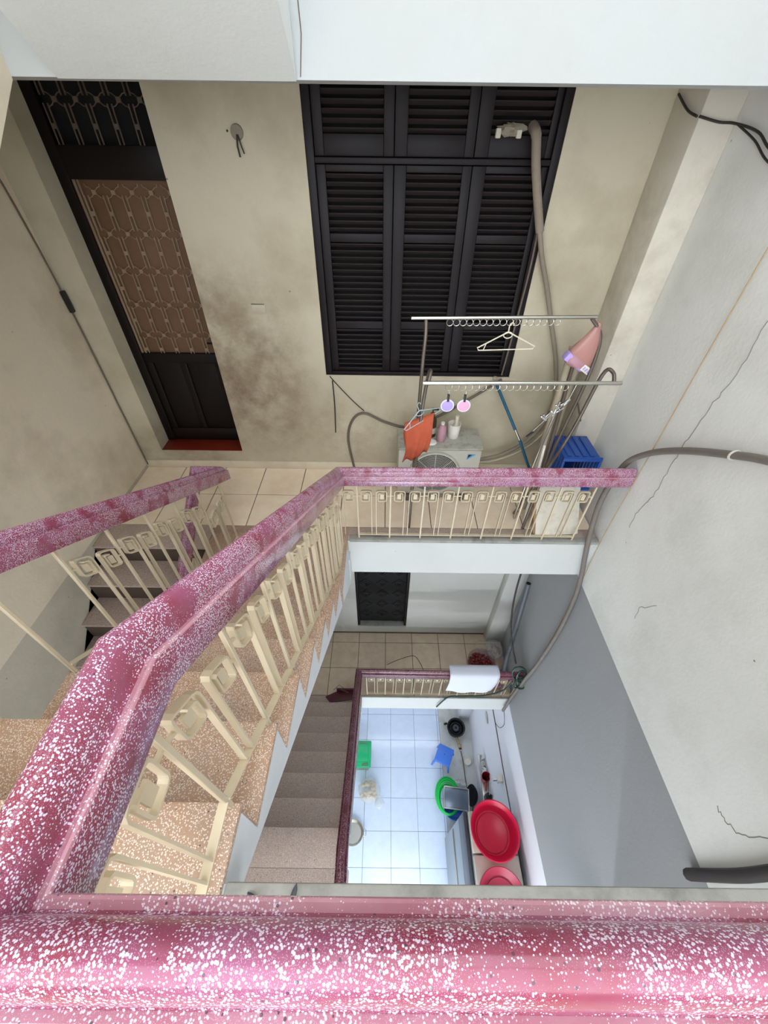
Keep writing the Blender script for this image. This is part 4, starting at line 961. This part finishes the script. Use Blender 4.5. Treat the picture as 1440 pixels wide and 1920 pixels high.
# refrigerator along the wall
rfz = thing('refrigerator', 'tall grey refrigerator with dark upper door against the kitchen wall', 'refrigerator', (1.48, .75, 0))
bx('cabinet', 'grey_lac', rfz, 1.19, 1.80, .22, 1.20, .03, 2.28, bevel=.02)
bx('door', 'grey_lac', rfz, 1.135, 1.186, .22, 1.20, .06, 1.80, bevel=.016); bx('freezer_door', 'dark_grey', rfz, 1.135, 1.186, .22, 1.20, 1.815, 2.28, bevel=.016)
bx('handle', 'steel', rfz, 1.112, 1.132, .26, 1.16, 1.20, 1.225, bevel=.006)
for x in (1.24, 1.70):
    for y in (.28, 1.10): bx('foot', 'black_plastic', rfz, x, x + .05, y, y + .05, 0, .032)
for nm, y0, y1 in (('far', .745, 1.185), ('near', .26, .725)):
    f = bx('foam_slab', 'foam', None, 1.20, 1.775, y0, y1, 2.282, 2.36, bevel=.012); tag(f, 'old off-white foam slab on the refrigerator, the %s one of two' % nm, 'foam slab', 'foam slabs on the refrigerator')
def basin(label, c, r, h, mat, sy=1.0, rz=0.0):
    b = thing('basin', label, 'basin', c)
    MB().lathe([(.001, .008), (r*.72, .008), (r*.76, .016), (r*.95, h-.012), (r, h), (r*1.03, h-.004), (r*1.02, h-.014), (r*.97, h-.02), (r*.78, 0), (.001, 0)], c, 48, rotz(rz), 1.0, sy).build('wall', mat, b, ang=45)
    MB().torus((c[0], c[1], c[2] + .012), r*.66, .006, 'z', 36, 6, sy).build('foot_ring', mat, b)
basin('large bright crimson plastic basin on top of the refrigerator, the upper of two', (1.478, .955, 2.362), .300, .21, 'crimson', 1.06, .3)
basin('faded crimson basin on the refrigerator, partly hidden by the front kerb', (1.47, .335, 2.362), .27, .10, 'dull_crimson', 1.0)
# wall rack with kitchen odds and ends
wr = thing('wall_rack', 'narrow steel utensil rack on the kitchen wall', 'rack', (1.80, 1.85, 1.0))
bx('shelf', 'steel', wr, 1.73, 1.848, 1.43, 2.26, .92, .935, bevel=.003); bx('front_lip', 'steel', wr, 1.725, 1.735, 1.43, 2.26, .935, .965, bevel=.002)
sc_ = thing('water_scoop', 'dark red plastic water scoop on the wall rack', 'scoop', (1.79, 1.88, .935))
MB().lathe([(.001, 0), (.045, 0), (.075, .22), (.08, .22), (.05, -.0), (.001, 0)], (1.786, 1.88, .938), 20, sy=.9).build('cup', 'red_plastic', sc_, ang=50)
MB().tube([(1.77, 1.81, 1.14), (1.765, 1.74, 1.10), (1.77, 1.70, 1.04)], .014, 8).build('handle', 'red_plastic', sc_)
kt = thing('kettle', 'small black kettle on the wall rack below the tap', 'kettle', (1.79, 1.62, .935))
MB().lathe([(.001, 0), (.052, 0), (.06, .08), (.05, .17), (.02, .19), (.001, .195)], (1.786, 1.61, .936), 20).build('body', 'black_plastic', kt, ang=50); MB().torus((1.786, 1.61, 1.15), .045, .008, 'y', 16, 6).build('handle', 'black_plastic', kt)
cp = thing('cup', 'red plastic cup next to the black kettle on the wall rack', 'cup', (1.77, 1.49, .935)); MB().lathe([(.001, 0), (.03, 0), (.038, .15), (.041, .15), (.033, -.0), (.001, 0)], (1.775, 1.49, .937), 16).build('cup_wall', 'red_plastic', cp, ang=50)
for i, (y, z, m_) in enumerate(((2.20, .94, 'chrome'), (2.10, .94, 'clear_bag'), (2.0, .94, 'chrome'))):
    o = MB().lathe([(.001, 0), (.03, 0), (.042, .12), (.001, .125)], (1.785, y, z), 14).build('packet', m_, None, ang=50)
    tag(o, ('shiny packet at the far end of the wall rack', 'clear wrapped packet at the far end of the wall rack', 'shiny packet nearest the red scoop on the wall rack')[i], 'packet')
tp = thing('water_tap', 'white boxed tap with a thin white hose on the kitchen wall', 'tap', (1.82, 1.66, 1.9))
bx('box', 'white_plastic', tp, 1.775, 1.85, 1.62, 1.72, 1.84, 1.97, bevel=.012); MB().cyl((1.775, 1.66, 1.90), (1.72, 1.66, 1.88), .018, n=12).build('spout', 'chrome', tp)
MB().tube(smoothpath([(1.77, 1.68, 1.88), (1.72, 1.72, 1.75), (1.74, 1.66, 1.5), (1.77, 1.60, 1.25)], 6), .006, 6).build('hose', 'white_plastic', tp, ang=80)
sd = thing('soap_dish', 'leaf-shaped steel dish fixed to the kitchen wall', 'dish', (1.84, 2.67, 1.62))
MB().ball((1.838, 2.66, 1.62), .014, .11, .05, 18, 8).build('dish', 'steel', sd)
cable('cable', 'thin brown pipe line running along the kitchen wall', [(1.842, 3.1, 2.12), (1.842, 2.2, 2.11), (1.842, 1.4, 2.10), (1.842, .3, 2.14)], .007, 'brown_cable', 'pipe')
cable('wire', 'thin wire dangling from the conduit end to the kitchen wall', [(1.74, 2.22, 3.10), (1.79, 2.15, 2.8), (1.835, 2.25, 2.35), (1.842, 2.4, 2.12)], .004, 'cable', 'wire')
# unseen fluorescent batten, added to brighten the kitchen
bt = thing('added_kitchen_lamp', 'unseen white fluorescent batten added as kitchen fill light', 'lamp', (.6, -1.345, 2.81))
bx('batten', 'white_plastic', bt, -.2, 1.4, -1.345, -1.29, 2.81, 2.87)
MB().cyl((-.15, -1.262, 2.83), (1.35, -1.262, 2.83), .014, n=12).build('tube', 'lamp', bt)
for x in (-.17, 1.35): bx('tube_holder', 'white_plastic', bt, x, x + .02, -1.29, -1.24, 2.805, 2.86)
# cracks in the right wall plaster
def crack(pts, r=.0022, seed=0):
    rn = random.Random(seed); P = [Vector(p) for p in pts]; out = []
    for a, b in zip(P, P[1:]):
        for j in range(6):
            q = a.lerp(b, j/6); out.append((q.x, q.y + rn.uniform(-.008, .008), q.z + rn.uniform(-.012, .012)))
    MB().tube(out + [tuple(P[-1])], r, 5).build('crack', 'crack', bpy.data.objects['wall_right'])
crack([(1.7995, 2.024, 8.45), (1.7995, 2.0, 8.2), (1.7995, 2.043, 7.98), (1.7995, 2.058, 7.74), (1.7995, 2.054, 7.54), (1.7995, 2.049, 7.32), (1.7995, 2.098, 7.126), (1.7995, 2.083, 6.98)], .0025, 1)
crack([(1.7995, .488, 6.478), (1.7995, .416, 6.50), (1.7995, .364, 6.559), (1.7995, .328, 6.723)], .0025, 2)
crack([(1.7995, 1.521, 6.826), (1.7995, 1.602, 6.67), (1.7995, 1.582, 6.565)], .002, 3)
MB().tube([(-.327, 2.2998, 9.65), (-.330, 2.2998, 9.42), (-.328, 2.2998, 9.34), (-.345, 2.2998, 9.23)], .0022, 5).build('crack', 'brown_cable', slab_t)

# curled paint flakes on the front kerb
for i, (x, y, a) in enumerate(((-.262, .052, -.5), (-.18, .058, 1.2))):
    pts = [(x + .018*math.cos(a)*t, y + .018*math.sin(a)*t, ZF + .004 + .012*(t+1)**2*.5) for t in (-1, -.5, 0, .5, 1)]
    o = MB().tube(pts, [.002, .005, .006, .005, .001], 6).build('paint_flake', 'dark_grey')
    tag(o, ('longer dark curled paint flake on the front kerb', 'shorter dark curled paint flake on the front kerb')[i], 'flake')
